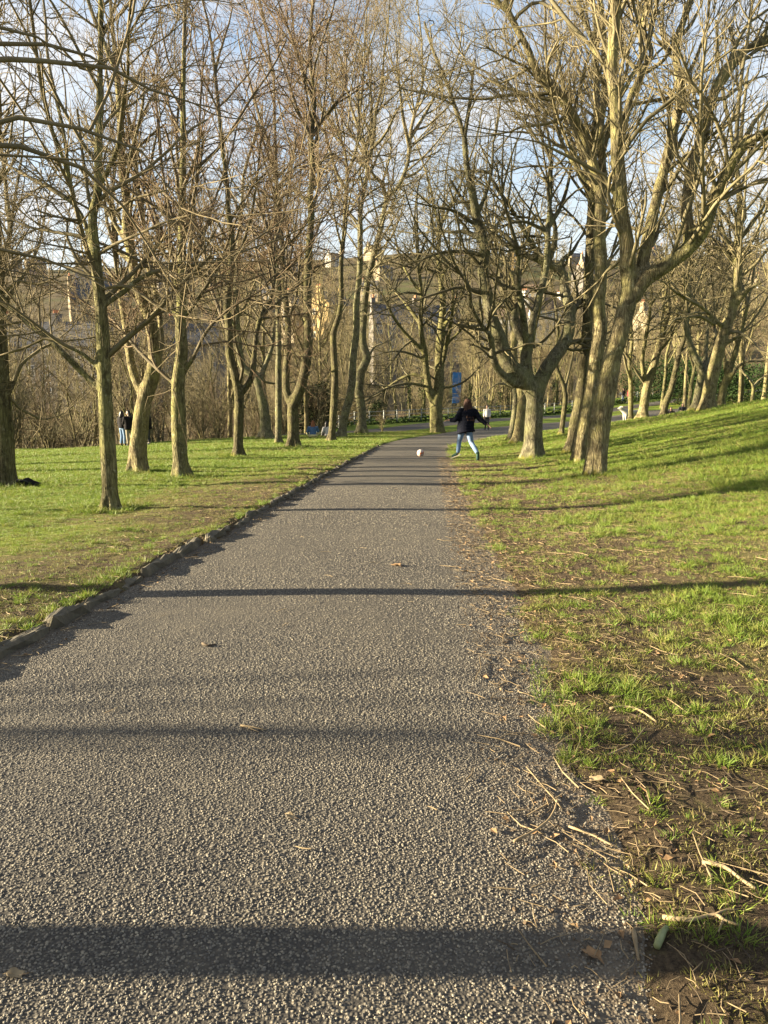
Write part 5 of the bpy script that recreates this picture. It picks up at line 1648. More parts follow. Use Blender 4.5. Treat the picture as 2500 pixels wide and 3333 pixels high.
    if hairlen > .02:
        bk = Rm @ np.array([0, -1, 0]); rt = Rm @ np.array([1, 0, 0])
        w = np.array([.085, .105, .120, .125, .095]); 
        C = [hc + bk * .015 + np.array([0, 0, .07]), hc + bk * .045 + np.array([0, 0, -.03]), hc + bk * (.07 + .10 * hairlen) + np.array([0, 0, -.12 - hairlen * .15]), hc + bk * (.09 + .30 * hairlen) + np.array([.01, 0, -.14 - hairlen * .6]), hc + bk * (.10 + .40 * hairlen) + np.array([.02, 0, -.14 - hairlen])]
        sh.append(loft(C, w * (1 + hairlen * .5), np.array([.07, .075, .065, .055, .03]), rt, 18))
    hm = remeshed('hair', sh, min(.02, vxl * .9), hair, 2)
    co = np.empty(len(hm.vertices) * 3, np.float32); hm.vertices.foreach_get('co', co); co = co.reshape(-1, 3)
    nv = np.empty(len(hm.vertices) * 3, np.float32); hm.vertices.foreach_get('normal', nv); nv = nv.reshape(-1, 3)
    a_ = np.arctan2(co[:, 1] - hc[1], co[:, 0] - hc[0])
    co += nv * (np.sin(a_ * 19 + co[:, 2] * 12) + np.sin(a_ * 41 - co[:, 2] * 25))[:, None] * .0045
    hm.vertices.foreach_set('co', co.ravel()); hm.update()
    link('hair', hm, e)
    return e

def pose(h=1.7, lean=0.0, armL=None, armR=None, legL=None, legR=None, seat=None):
    """standing skeleton of height h, overridden joint by joint"""
    k = h / 1.7
    J = dict(pelvis=(0, 0, .93), waist=(0, .0, 1.10), chest=(0, 0, 1.30), neckb=(0, -.005, 1.43), neck=(0, .005, 1.50), head=(0, .015, 1.585),
             shL=(-.175, 0, 1.40), elL=(-.22, -.02, 1.12), wrL=(-.21, .08, .90), shR=(.175, 0, 1.40), elR=(.22, -.02, 1.12), wrR=(.21, .08, .90),
             hipL=(-.09, 0, .88), knL=(-.10, .02, .49), anL=(-.10, -.02, .09), toL=(-.12, .12, .04),
             hipR=(.09, 0, .88), knR=(.10, .02, .49), anR=(.10, -.02, .09), toR=(.12, .12, .04))
    for o in (armL, armR, legL, legR, seat):
        if o: J.update(o)
    return {a: np.array(b, float) * k for a, b in J.items()}

# --- the running figure, seen from behind (x right, y away from the viewer)
g = ground_hit(1515, 1497)
gz = float(lawn_z(g[:1], g[1:2])[0])
if gz < base_z(g[0], g[1]): gz = float(base_z(g[0], g[1]))
RJ = dict(pelvis=(-.02, 0, .90), waist=(.02, .03, 1.08), chest=(.05, .07, 1.27), neckb=(.04, .09, 1.40), neck=(.03, .11, 1.46), head=(.035, .14, 1.55),
          shL=(-.125, .07, 1.36), elL=(-.30, -.02, 1.12), wrL=(-.45, .05, 1.10), shR=(.225, .06, 1.35), elR=(.38, -.05, 1.13), wrR=(.56, -.10, 1.00),
          hipL=(-.10, .02, .84), knL=(-.16, .22, .50), anL=(-.20, .20, .135), toL=(-.33, .26, .075),
          hipR=(.06, -.02, .84), knR=(.16, -.05, .47), anR=(.30, -.36, .20), toR=(.29, -.42, .055))
girl = person((g[0], g[1], gz), 0, RJ, 'running person seen from behind in navy padded jacket and pale jeans', None, M['jacket_navy'], M['denim_light'], M['hair_brown'], M['shoe_green'],
              hairlen=.34, facing=.25, top_hem=(.02, -.03, -.15), top_puff=1.38, shoe_sole=M['shoe_white'])

# --- ball
def ball_mat():
    m, n, l, b = new_mat('ball_skin')
    v, _ = N_obj(n, l)
    f = N_noise(n, l, v, 9.0, 2, .4, .8)
    l.new(N_mix(n, l, N_ramp(n, l, f, [(0.52, 0.0), (0.56, 1.0)]), (0.42, 0.38, 0.35), (0.38, 0.10, 0.03)), b.inputs['Base Color'])
    b.inputs['Roughness'].default_value = .45
    return m
q = ground_hit(1369, 1489)
ball = empty('football', (q[0], q[1], float(base_z(q[0], q[1])) + .02 + .112), 'white and orange football rolling on the asphalt path', 'ball')
bm = bmesh.new(); bmesh.ops.create_icosphere(bm, subdivisions=3, radius=.11)
for v in bm.verts:     # seams of the panels pressed in
    d = v.co.normalized(); sm = min(abs(d.x - .5 * d.y), abs(d.y + .6 * d.z), abs(d.z - .4 * d.x))
    v.co = d * (.11 - .003 * math.exp(-(sm / .06) ** 2))
me = bpy.data.meshes.new('shell'); bm.to_mesh(me); bm.free(); me.materials.append(ball_mat())
for p in me.polygons: p.use_smooth = True
link('shell', me, ball)
bm = bmesh.new(); bmesh.ops.create_circle(bm, cap_ends=True, segments=10, radius=.006)
me = bpy.data.meshes.new('valve'); bm.to_mesh(me); bm.free(); me.materials.append(M['eye'])
o = link('valve', me, ball, (0, -.11, .012)); o.rotation_euler = (math.pi / 2, 0, 0)

def feet(px, py, y):
    p = pt_at(px, py, y)
    return (p[0], y, float(max(lawn_z(p[:1], np.array([float(y)]))[0], base_z(p[0], y))) + .01)

# --- man walking on the lower path, facing the viewer
person(feet(1584, 1397, 53.5), math.pi * .97, pose(1.76, legL=dict(knL=(-.10, .12, .50), anL=(-.10, .10, .10), toL=(-.11, .24, .06)), legR=dict(knR=(.09, -.02, .48), anR=(.09, -.22, .12), toR=(.10, -.10, .04))),
       'man in a white jumper and dark trousers walking towards the viewer', None, M['knit_white'], M['trouser_dark'], M['hair_dark'], M['coat_black'], .0, 0, (0, 0, -.06), 1.02)
# --- two people standing by the brow, half hidden by the tan forked trunk
person(feet(403, 1462, 36.5), -.5, pose(1.72, legL=dict(anL=(-.16, -.02, .09), toL=(-.20, .1, .04))), 'person in black jacket and pale jeans standing left of the tan trunk', 'two people at the lawn brow', M['coat_black'], M['denim_light'], M['hair_dark'], M['coat_black'], .04, 0.6, (0, 0, -.04), 1.3)
person(feet(425, 1462, 36.0), .7, pose(1.70, armL=dict(elL=(-.24, .1, 1.12), wrL=(-.12, .25, 1.0))), 'person in black coat and stone trousers touching the tan trunk', 'two people at the lawn brow', M['coat_black'], M['trouser_pale'], M['hair_dark'], M['trouser_dark'], .10, 0.9, (0, 0, -.12), 1.35)
person(feet(487, 1459, 36.6), 2.0, pose(1.66), 'person in black mostly hidden by the right side of the tan trunk', None, M['coat_black'], M['trouser_dark'], M['hair_dark'], M['shoe_white'], .05, 0, (0, 0, -.12), 1.3)
# --- seated pair, seen from behind
sitJ = dict(pelvis=(0, 0, .12), waist=(0, .02, .28), chest=(0, .05, .48), neckb=(0, .07, .61), neck=(0, .09, .68), head=(0, .12, .77),
            shL=(-.19, .05, .57), elL=(-.29, .05, .31), wrL=(-.26, .20, .12), shR=(.19, .05, .57), elR=(.28, .12, .33), wrR=(.16, .32, .30),
            hipL=(-.11, .06, .13), knL=(-.34, .40, .22), anL=(-.06, .55, .09), toL=(.04, .62, .07), hipR=(.11, .06, .13), knR=(.34, .40, .22), anR=(.08, .52, .10), toR=(-.02, .60, .08))
person(feet(1019, 1429, 41.5), 0, {k: np.array(v) * 1.05 for k, v in sitJ.items()}, 'ginger haired person in blue cardigan sitting on the grass', None, M['top_blue'], M['skirt_yellow'], M['hair_red'], M['trouser_dark'], .10, 0, (0, .0, -.03), 1.0, skirt=M['skirt_yellow'], bulk=1.12)
person(feet(1066, 1429, 42.4), .5, {k: np.array(v) * .98 for k, v in sitJ.items()}, 'person in white top sitting half behind a curved trunk', None, M['knit_white'], M['trouser_dark'], M['hair_dark'], M['trouser_dark'], .04, 0, (0, 0, -.03), 1.0)
# --- far figures on the right
person(feet(2026, 1345, 88), 1.6, pose(1.72, legL=dict(anL=(-.10, .18, .10), toL=(-.10, .32, .06)), legR=dict(anR=(.10, -.22, .12), toR=(.1, -.1, .05))), 'far walker in dark top and blue jeans carrying a pale bag', None, M['coat_black'], M['denim_mid'], M['hair_dark'], M['shoe_white'], .1, 0, None, 1.2)
person(feet(2043, 1346, 87), 1.6, pose(1.74, legL=dict(anL=(-.10, .18, .10), toL=(-.10, .32, .06))), 'far walker in coral red coat behind the slim trunk', None, M['coat_red'], M['trouser_pale'], M['hair_red'], M['shoe_white'], .06, 0, (0, 0, -.12), 1.35)
mb = MB(); mb.add(*ellipsoid((0, 0, .16), (.17, .09, .18), None, 14, 10)); 
bag = empty('shoulder_bag', tuple(np.array(feet(2017, 1345, 87.7)) + np.array([0, 0, .95])), 'pale cloth bag at the side of the far walker in dark top', 'bag')
mb.build('pouch', M['knit_white'], bag, True)
mb = MB(); mb.tube([(-.14, 0, .26), (-.05, 0, .50), (.10, 0, .50), (.15, 0, .27)], [.012] * 4, 5); mb.build('strap', M['knit_white'], bag, True)
for k, (px, y, lab, c) in enumerate(((2184, 62, 'dark clad person sitting beside the slanting trunk', M['coat_black']), (2219, 66, 'dark clad person sitting left of the far seated pair', M['trouser_dark']),
                                     (2245, 64, 'person in black sitting past the crest nearest the cup forked trunk', M['coat_black']), (2254, 66, 'person in plum top sitting behind the one in black past the crest', M['top_blue']))):
    p = pt_at(px, 1345, y)
    # they sit on a low bank: feet follow the ground
    person((p[0], y, float(base_z(p[0], y)) + .02), math.pi * (.85 + .1 * k), {kk: np.array(v) * 1.08 for kk, v in sitJ.items()}, lab, 'people sitting past the crest', c, M['trouser_dark'], M['hair_dark'], M['shoe_white'], .03, 0, (0, 0, -.03), 1.1, sub=1)

# --- white dog by the slim trunk
M['dog'] = plain('white_fur', (0.36, 0.34, 0.30), .95, .1, 14)
def dog(loc, rz):
    e = empty('dog', loc, 'white long haired dog standing behind the slim trunk at the crest', 'dog', None, rz)
    J = dict(hip=((-.32, 0, .46), .13), mid=((0, 0, .44), .15), chest=((.30, 0, .45), .17), neck=((.44, 0, .58), .10), head=((.54, 0, .68), .085), muz=((.66, 0, .64), .045), nose=((.73, 0, .625), .03),
             e1=((.50, .07, .76), .022), e1b=((.48, .09, .70), .02), e2=((.50, -.07, .76), .022), e2b=((.48, -.09, .70), .02),
             t1=((-.44, 0, .55), .04), t2=((-.56, 0, .66), .045), t3=((-.60, 0, .78), .02))
    ed = [('hip', 'mid'), ('mid', 'chest'), ('chest', 'neck'), ('neck', 'head'), ('head', 'muz'), ('muz', 'nose'), ('head', 'e1'), ('e1', 'e1b'), ('head', 'e2'), ('e2', 'e2b'), ('hip', 't1'), ('t1', 't2'), ('t2', 't3')]
    for sgn, q in ((1, 'a'), (-1, 'b')):
        J['s' + q] = ((.30, sgn * .10, .34), .07); J['w' + q] = ((.31, sgn * .10, .17), .035); J['p' + q] = ((.30, sgn * .10, .04), .032); J['f' + q] = ((.36, sgn * .10, .02), .03)
        J['k' + q] = ((-.24, sgn * .10, .31), .08); J['h' + q] = ((-.40, sgn * .10, .19), .035); J['q' + q] = ((-.37, sgn * .10, .04), .03); J['g' + q] = ((-.31, sgn * .10, .02), .03)
        ed += [('chest', 's' + q), ('s' + q, 'w' + q), ('w' + q, 'p' + q), ('p' + q, 'f' + q), ('hip', 'k' + q), ('k' + q, 'h' + q), ('h' + q, 'q' + q), ('q' + q, 'g' + q)]
    link('body', chain_mesh('body', (J, ed), M['dog'], 2), e)
    mb = MB(); mb.add(*ellipsoid((.755, 0, .635), (.018, .022, .016), None, 8, 6)); mb.build('nose', M['eye'], e, True)
    mb = MB()
    for sy in (-1, 1): mb.add(*ellipsoid((.60, sy * .05, .70), (.012, .012, .012), None, 8, 6))
    mb.build('eyes', M['eye'], e, True)
p = pt_at(2052, 1365, 36.5)
dog((p[0], 36.5, float(lawn_z(p[:1], np.array([36.5]))[0])), math.pi + .2)

# --- dark bag lying by the left border trunk
p = ground_hit(85, 1586)
e = empty('dark_bag', (p[0], p[1], float(lawn_z(p[:1], p[1:2])[0])), 'dark crumpled bag lying at the foot of the left border trunk', 'bag')
def crumple(P, D):
    P = P.copy(); P += np.sin(P[:, [1, 2, 0]] * 21 + 1.2) * .022 + np.sin(P[:, [2, 0, 1]] * 47) * .008
    P[:, 2] = np.maximum(P[:, 2], -.05); return P
mb = MB(); mb.add(*ellipsoid((0, 0, .05), (.24, .15, .10), None, 26, 16, crumple)); mb.build('sack', M['coat_black'], e, True)
mb = MB(); mb.tube([(-.12, -.10, .10), (-.05, -.17, .17), (.06, -.17, .16), (.13, -.10, .09)], [.012] * 4, 6); mb.build('strap', M['trouser_dark'], e, True)

# ------------------------------------------------------------------ scatter helper for what nobody could count
def scatter(name, pts, rots, scl, kinds, meshes, label, cat, parent=None):
    """one object: points carrying small shared pieces through geometry nodes"""
    pm = mesh_np(name, pts, []) if False else bpy.data.meshes.new(name)
    pm.vertices.add(len(pts)); pm.vertices.foreach_set('co', np.asarray(pts, np.float32).ravel())
    a = pm.attributes.new('rot', 'FLOAT_VECTOR', 'POINT'); a.data.foreach_set('vector', np.asarray(rots, np.float32).ravel())
    a = pm.attributes.new('scl', 'FLOAT_VECTOR', 'POINT'); a.data.foreach_set('vector', np.asarray(scl, np.float32).ravel())
    a = pm.attributes.new('pick', 'INT', 'POINT'); a.data.foreach_set('value', np.asarray(kinds, np.int32))
    c = bpy.data.collections.new(name + '_pieces')
    for k, m in enumerate(meshes):
        c.objects.link(bpy.data.objects.new(f'{name}_piece_{k:02d}', m))
    o = link(name, pm, parent)
    ng = bpy.data.node_groups.new(name, 'GeometryNodeTree')
    ng.interface.new_socket('Geometry', in_out='INPUT', socket_type='NodeSocketGeometry')
    ng.interface.new_socket('Geometry', in_out='OUTPUT', socket_type='NodeSocketGeometry')
    n, l = ng.nodes, ng.links
    gi, go = n.new('NodeGroupInput'), n.new('NodeGroupOutput')
    m2p = n.new('GeometryNodeMeshToPoints'); l.new(gi.outputs[0], m2p.inputs['Mesh'])
    ci = n.new('GeometryNodeCollectionInfo'); ci.inputs['Collection'].default_value = c
    ci.inputs['Separate Children'].default_value = True; ci.inputs['Reset Children'].default_value = True
    ip = n.new('GeometryNodeInstanceOnPoints'); ip.inputs['Pick Instance'].default_value = True
    l.new(m2p.outputs[0], ip.inputs['Points']); l.new(ci.outputs[0], ip.inputs['Instance'])
    def named(nm, ty):
        x = n.new('GeometryNodeInputNamedAttribute'); x.data_type = ty; x.inputs['Name'].default_value = nm
        return [s for s in x.outputs if s.enabled and s.name == 'Attribute'][0]
    l.new(named('pick', 'INT'), ip.inputs['Instance Index'])
    l.new(named('rot', 'FLOAT_VECTOR'), ip.inputs['Rotation'])
    l.new(named('scl', 'FLOAT_VECTOR'), ip.inputs['Scale'])
    l.new(ip.outputs[0], go.inputs[0])
    md = o.modifiers.new('scatter', 'NODES'); md.node_group = ng
    tag(o, label, None if parent is not None else cat, kind='stuff')
    return o

# ------------------------------------------------------------------ grass
def blade_mat(name, c0, c1, dry):
    m, n, l, b = new_mat(name)
    info = n.new('ShaderNodeObjectInfo')
    geo = n.new('ShaderNodeNewGeometry')
    c = N_mix(n, l, info.outputs['Random'], c0, c1)
    r2 = n.new('ShaderNodeMath'); r2.operation = 'FRACT'; l.new(N_math(n, l, 'MULTIPLY', info.outputs['Random'], 7.31), r2.inputs[0])
    c = N_mix(n, l, N_ramp(n, l, r2.outputs[0], [(0.62, 0.0), (1.0, 0.8)]), c, dry)
    c = N_mix(n, l, N_math(n, l, 'MULTIPLY', geo.outputs['Random Per Island'], .45), c, dry)
    l.new(c, b.inputs['Base Color']); b.inputs['Roughness'].default_value = .55; b.inputs['Specular IOR Level'].default_value = .3
    tr = n.new('ShaderNodeBsdfTranslucent'); l.new(c, tr.inputs[0])
    mx = n.new('ShaderNodeMixShader'); mx.inputs[0].default_value = .32
    l.new(b.outputs[0], mx.inputs[1]); l.new(tr.outputs[0], mx.inputs[2])
    l.new(mx.outputs[0], n['Material Output'].inputs['Surface'])
    return m
M['blade'] = blade_mat('grass_blade', (0.078, 0.156, 0.013), (0.140, 0.215, 0.022), (0.19, 0.175, 0.048))

M['blade_dry'] = blade_mat('dry_grass_blade', (0.120, 0.130, 0.028), (0.180, 0.160, 0.048), (0.20, 0.160, 0.070))

def tuft_mesh(seed, n, spread, lo, hi, w, lean, segs=3, mat='blade'):
    r = np.random.default_rng(seed)
    V, Q = [], []
    for k in range(n):
        a = r.uniform(0, 6.28); rr = spread * r.random() ** .6
        p = np.array([math.cos(a) * rr, math.sin(a) * rr, -.006])
        L = r.uniform(lo, hi); d = nrm(np.array([math.cos(a) * lean * r.uniform(.1, 1.3) + r.normal() * .25, math.sin(a) * lean * r.uniform(.1, 1.3) + r.normal() * .25, 1.0]))
        side = nrm(np.cross(d, np.array([r.normal(), r.normal(), .2])))
        b = len(V)
        for s in range(segs + 1):
            t = s / segs; ww = w * (1 - t) ** .7 * .5 + .0002
            V += [p + side * ww, p - side * ww]
            p = p + d * L / segs; d = nrm(d + np.array([d[0], d[1], -.35]) * .35)
        for s in range(segs): Q.append([b + 2 * s, b + 2 * s + 1, b + 2 * s + 3, b + 2 * s + 2])
    return mesh_np('tuft', np.array(V), [np.array(Q)], M[mat], False)

near_t = [tuft_mesh(200 + k, 26, .045, .03, .085, .0042, .7) for k in range(4)] + [tuft_mesh(210 + k, 44, .06, .05, .12, .0048, .8) for k in range(3)] + [tuft_mesh(220 + k, 22, .07, .015, .04, .0045, .9, 2) for k in range(3)]
dry_t = [tuft_mesh(240 + k, 22, .07, .015, .045, .0042, 1.1, 2, 'blade_dry') for k in range(3)] + [tuft_mesh(250, 24, .14, .02, .05, .010, 1.0, 2, 'blade_dry')]
far_t = [tuft_mesh(230 + k, 30, .14, .025, .065, .010, .8, 2) for k in range(4)]
rg = np.random.default_rng(91)
def cand(n, y0, y1, xl, xr):
    y = rg.uniform(y0, y1, n); x = rg.uniform(xl, xr, n)
    ok = np.abs(x) < .56 * y + 1.0
    return x[ok], y[ok]
def side_ok(x, y):
    dr = x - path_right(y); dl = path_left(y) - x
    ok = np.where(y < 30, (dr > 0.05) | (dl > 0.13), True)
    i = np.where(y >= 27)[0]
    if len(i):
        d2, _ = dist_poly(x[i], y[i], LOW_P[::3])
        ok[i] = (in_far(x[i], y[i]) < -.12) & (d2 > 1.85)
    return ok
GP, GR, GS, GK = [], [], [], []
def add_grass(x, y, k, s):
    n = len(x)
    GP.append(np.stack([x, y, lawn_z(x, y)], 1)); GR.append(np.stack([rg.normal(0, .12, n), rg.normal(0, .12, n), rg.uniform(0, 6.28, n)], 1))
    s = s * rg.uniform(.7, 1.3, n); GS.append(np.stack([s, s, s * rg.uniform(.8, 1.25, n)], 1)); GK.append(k)
def patch(x, y):
    return fbm(x * 1.9 + 40, y * 1.9, 2) * .45 + fbm(x * 6.5, y * 6.5 + 11, 2) * .55
for (y0, y1, dens, sc) in ((1.0, 5.0, 900, .9), (5.0, 10.0, 560, 1.0), (10.0, 16.0, 240, 1.4)):
    W = .56 * y1 + 1.2
    n = int(dens * 2 * W * (y1 - y0))
    x, y = cand(n, y0, y1, -W, W)
    ok = side_ok(x, y); x, y = x[ok], y[ok]
    w = worn(x, y); f = patch(x, y) + .07 * (1 - sstep(3.5, 6.5, y))
    p = np.clip((f - (.20 + .23 * w)) * 8, 0.26, 1) * (1 - np.where(x < path_left(y), .50, .22) * w)
    keep = rg.random(len(x)) < p; x, y, f, w = x[keep], y[keep], f[keep], w[keep]
    big = (f > .60) & (rg.random(len(x)) < .45)
    small = rg.random(len(x)) < .30 + .35 * w
    k = np.where(big, rg.integers(4, 7, len(x)), np.where(small, rg.integers(7, 10, len(x)), rg.integers(0, 4, len(x))))
    left = x < path_left(y)
    k = np.where(left & (rg.random(len(x)) < .75), rg.integers(7, 10, len(x)), k)
    dry = rg.random(len(x)) < .08 + .45 * w + .3 * sstep(.5, .62, fbm(x * .4 + 7, y * .4, 3))
    k = np.where(dry, rg.integers(14, 17, len(x)), k)
    add_grass(x, y, k, sc * np.where(left, .58, .80 - .22 * w))
for (y0, y1, dens, sc) in ((14.0, 26.0, 130, .72), (26.0, 52.0, 44, 1.15)):
    W = .56 * y1 + 1.2
    n = int(dens * 2 * W * (y1 - y0))
    x, y = cand(n, y0, y1, -W, W)
    ok = side_ok(x, y); x, y = x[ok], y[ok]
    ok = y < np.interp(x, EDGE_X, EDGE_Y) + 2; x, y = x[ok], y[ok]
    w = worn(x, y); f = patch(x * .6, y * .6)
    keep = rg.random(len(x)) < np.clip((f - (.20 + .30 * w)) * 7, .03, 1)
    x, y, w = x[keep], y[keep], w[keep]
    k = np.where(rg.random(len(x)) < .06 + .4 * w + .35 * sstep(.48, .64, fbm(x * .3 + 7, y * .3, 3)), 17, 10 + rg.integers(0, 4, len(x)))
    add_grass(x, y, k, sc)
for key in NT:      # longer grass left standing round the trunks
    e_ = NT[key][0]; q = np.array(e_.location)
    if q[1] > 30 or key[0] == 'O': continue
    rr = max(abs(c[0]) for c in e_.children[0].bound_box) if False else .16 + .012 * q[1]
    n = 60; a = rg.uniform(0, 6.28, n); d = rr + rg.exponential(.10, n)
    add_grass(q[0] + np.cos(a) * d, q[1] + np.sin(a) * d, rg.integers(0, 7, n), np.full(n, .8 + .02 * q[1]))
y = rg.uniform(2.3, 28, 900); x = path_left(y) - .06 - rg.exponential(.07, 900)      # turf hanging over the kerb
ok = rg.random(900) < sstep(.35, .6, fbm(y * 1.3, y * 0 + 4, 3)); x, y = x[ok], y[ok]
add_grass(x, y, np.where(rg.random(len(x)) < .5, rg.integers(0, 4, len(x)), rg.integers(14, 17, len(x))), .6 + .02 * y)
print('grass tufts', sum(len(q) for q in GK))
scatter('grass', np.concatenate(GP), np.concatenate(GR), np.concatenate(GS), np.concatenate(GK), near_t + far_t + dry_t, 'short uneven green grass of the lawns in tufts and patches', 'grass')

# ------------------------------------------------------------------ chippings standing proud of the worn asphalt
M['chip'] = None
def chip_mat():
    m, n, l, b = new_mat('stone_chip')
    info = n.new('ShaderNodeObjectInfo')
    l.new(N_ramp(n, l, info.outputs['Random'], [(0.0, (0.060, 0.054, 0.046)), (0.5, (0.108, 0.096, 0.077)), (0.85, (0.165, 0.145, 0.110)), (1.0, (0.235, 0.205, 0.150))]), b.inputs['Base Color'])
    b.inputs['Roughness'].default_value = .75
    return m
M['chip'] = chip_mat()
def chip_mesh(seed):
    r = np.random.default_rng(seed)
    bm = bmesh.new(); bmesh.ops.create_icosphere(bm, subdivisions=1, radius=1.0)
    for v in bm.verts: v.co *= r.uniform(.72, 1.12)
    me = bpy.data.meshes.new('chip'); bm.to_mesh(me); bm.free(); me.materials.append(M['chip'])
    return me
chips = [chip_mesh(300 + k) for k in range(6)]
CPt = []
for (y0, y1, dens) in ((0.9, 3.0, 22000), (3.0, 5.0, 15000), (5.0, 8.0, 7500), (8.0, 13.0, 2800)):
    n = int(dens * 2.8 * (y1 - y0))
    y = rg.uniform(y0, y1, n); x = rg.uniform(-2.2, 1.5, n)
    ok = (x > path_left(y) + .05) & (x < path_right(y) + .16) & (np.abs(x) < .56 * y + .4) & (rg.random(n) < .15 + 1.3 * (fbm(x * .9, y * .9, 3) - .18))
    CPt.append(np.stack([x[ok], y[ok], np.full(ok.sum(), (y0 + y1) / 2)], 1))
CPt = np.concatenate(CPt); nC = len(CPt)
u = (CPt[:, 0] - (.5 * (path_left(CPt[:, 1]) + path_right(CPt[:, 1])) + .125)) / 1.445
sz = np.interp(CPt[:, 2], [2, 4, 7, 10], [.0033, .0039, .0050, .0064]) * rg.uniform(.6, 1.35, nC)
zz = base_z(CPt[:, 0], CPt[:, 1]) + .02 * (1 - u ** 2) + (fbm(CPt[:, 0] * .5, CPt[:, 1] * .5, 2) - .5) * .02
SCl = np.stack([sz * rg.uniform(.8, 1.4, nC), sz * rg.uniform(.7, 1.1, nC), sz * rg.uniform(.55, .95, nC)], 1)
print('chips', nC)
scatter('chippings', np.stack([CPt[:, 0], CPt[:, 1], zz + sz * .12], 1), np.stack([rg.normal(0, .35, nC), rg.normal(0, .35, nC), rg.uniform(0, 6.28, nC)], 1), SCl, rg.integers(0, 6, nC), chips,
        'loose looking pale stone chippings set in the asphalt', 'gravel', pth)

# ------------------------------------------------------------------ fallen twigs and leaves
M['stick'] = plain('dry_stick', (0.20, 0.150, 0.085), .8, .35, 25)
M['stick_dark'] = plain('damp_stick', (0.055, 0.040, 0.025), .85, .3, 25)
M['dead_leaf'] = plain('dead_leaf', (0.17, 0.105, 0.052), .8, .3, 20)
def lie_z(x, y):
    """surface a small fallen thing rests on"""
    z = lawn_z(x, y)
    onp = (y < 30) & (x > path_left(y) + .05) & (x < path_right(y) + .18)
    u = (x - (.5 * (path_left(y) + path_right(y)) + .125)) / 1.445
    zp = base_z(x, y) + .02 * (1 - u ** 2) + (fbm(x * .5, y * .5, 2) - .5) * .02
    return np.where(onp, np.maximum(z, zp), z)
def litter_sticks(n, fx, lo, hi, r0, mat_name, name, label):
    x, y = fx(n); ok = np.abs(x) < .58 * y + .6; x, y = x[ok], y[ok]; n = len(x)
    a = rg.uniform(0, 3.14, n); L = rg.uniform(lo, hi, n) * (.6 + .5 * rg.random(n))
    k = 3; P = np.zeros((n, k, 3)); d = a.copy(); px, py = x.copy(), y.copy()
    for i in range(k):
        P[:, i, 0], P[:, i, 1] = px, py
        P[:, i, 2] = lie_z(px, py) + .006 + rg.random(n) * .008
        px = px + np.cos(d) * L / 2; py = py + np.sin(d) * L / 2; d = d + rg.normal(0, .38, n)
    R = (r0 * rg.uniform(.5, 1.3, n))[:, None] * np.linspace(1, .6, k)[None, :]
    V, Q = tubes(P, R, 3)
    return tag(link(name, mesh_np(name, V, [Q], M[mat_name])), label, 'debris', kind='stuff')
def right_verge(n):
    y = 1.2 + 21 * rg.random(n); t = rg.gamma(1.6, .62, n) - .22
    return path_right(y) + t * (1 + .02 * y), y
def left_verge(n):
    y = 2.2 + 24 * rg.random(n) ** 1.3; t = rg.gamma(1.4, .55, n) - .22
    return path_left(y) - t, y
def on_path(n):
    y = 1.4 + 24 * rg.random(n); return rg.uniform(-1, 1, n) * 1.3 + .5 * (path_left(y) + path_right(y)), y
litter_sticks(9000, right_verge, .02, .11, .0017, 'stick', 'twig_litter', 'pale dry twig litter along the right verge of the path')
litter_sticks(420, right_verge, .12, .34, .0034, 'stick', 'stick_litter', 'scattered pale sticks over the worn right verge')
litter_sticks(2500, right_verge, .03, .12, .0022, 'stick_dark', 'dark_twig_litter', 'dark damp twig litter on the worn right verge')
litter_sticks(1800, left_verge, .03, .15, .0025, 'stick', 'kerb_litter', 'pale twig litter along the stone kerb')
def right_lawn(n):
    y = 2 + 20 * rg.random(n); return path_right(y) + 8 * rg.random(n), y
litter_sticks(2600, right_lawn, .02, .13, .002, 'stick', 'lawn_litter', 'pale straw and twigs lying in the right lawn')
litter_sticks(120, on_path, .02, .10, .0022, 'stick', 'path_litter', 'few small pale twigs strewn over the asphalt')
def leaves(n, fx, name, label):
    x, y = fx(n); ok = np.abs(x) < .58 * y + .6; x, y = x[ok], y[ok]; n = len(x)
    s = rg.uniform(.006, .018, n)
    c = np.stack([x, y, lie_z(x, y) + .006], 1)
    a = rg.uniform(0, 6.28, n); A = np.stack([np.cos(a), np.sin(a), rg.normal(0, .3, n)], 1) * s[:, None]; B = np.stack([-np.sin(a), np.cos(a), rg.normal(0, .3, n)], 1) * s[:, None] * .6
    up = np.array([0, 0, 1.0]) * (s * rg.uniform(.2, .7, n))[:, None]
    V = np.stack([c - A, c - A * .2 + B + up, c + A + up * .4, c - A * .2 - B + up * .8, c], 1).reshape(-1, 3)
    i = np.arange(n)[:, None] * 5
    T = np.concatenate([i + np.array([[0, 4, 1]]), i + np.array([[1, 4, 2]]), i + np.array([[2, 4, 3]]), i + np.array([[3, 4, 0]])])
    tag(link(name, mesh_np(name, V, [T], M['dead_leaf'], False)), label, 'leaves', kind='stuff')
leaves(2600, right_verge, 'leaf_litter', 'small brown leaf litter over the worn right verge')
leaves(300, left_verge, 'kerb_leaf_litter', 'small brown leaf litter near the stone kerb')

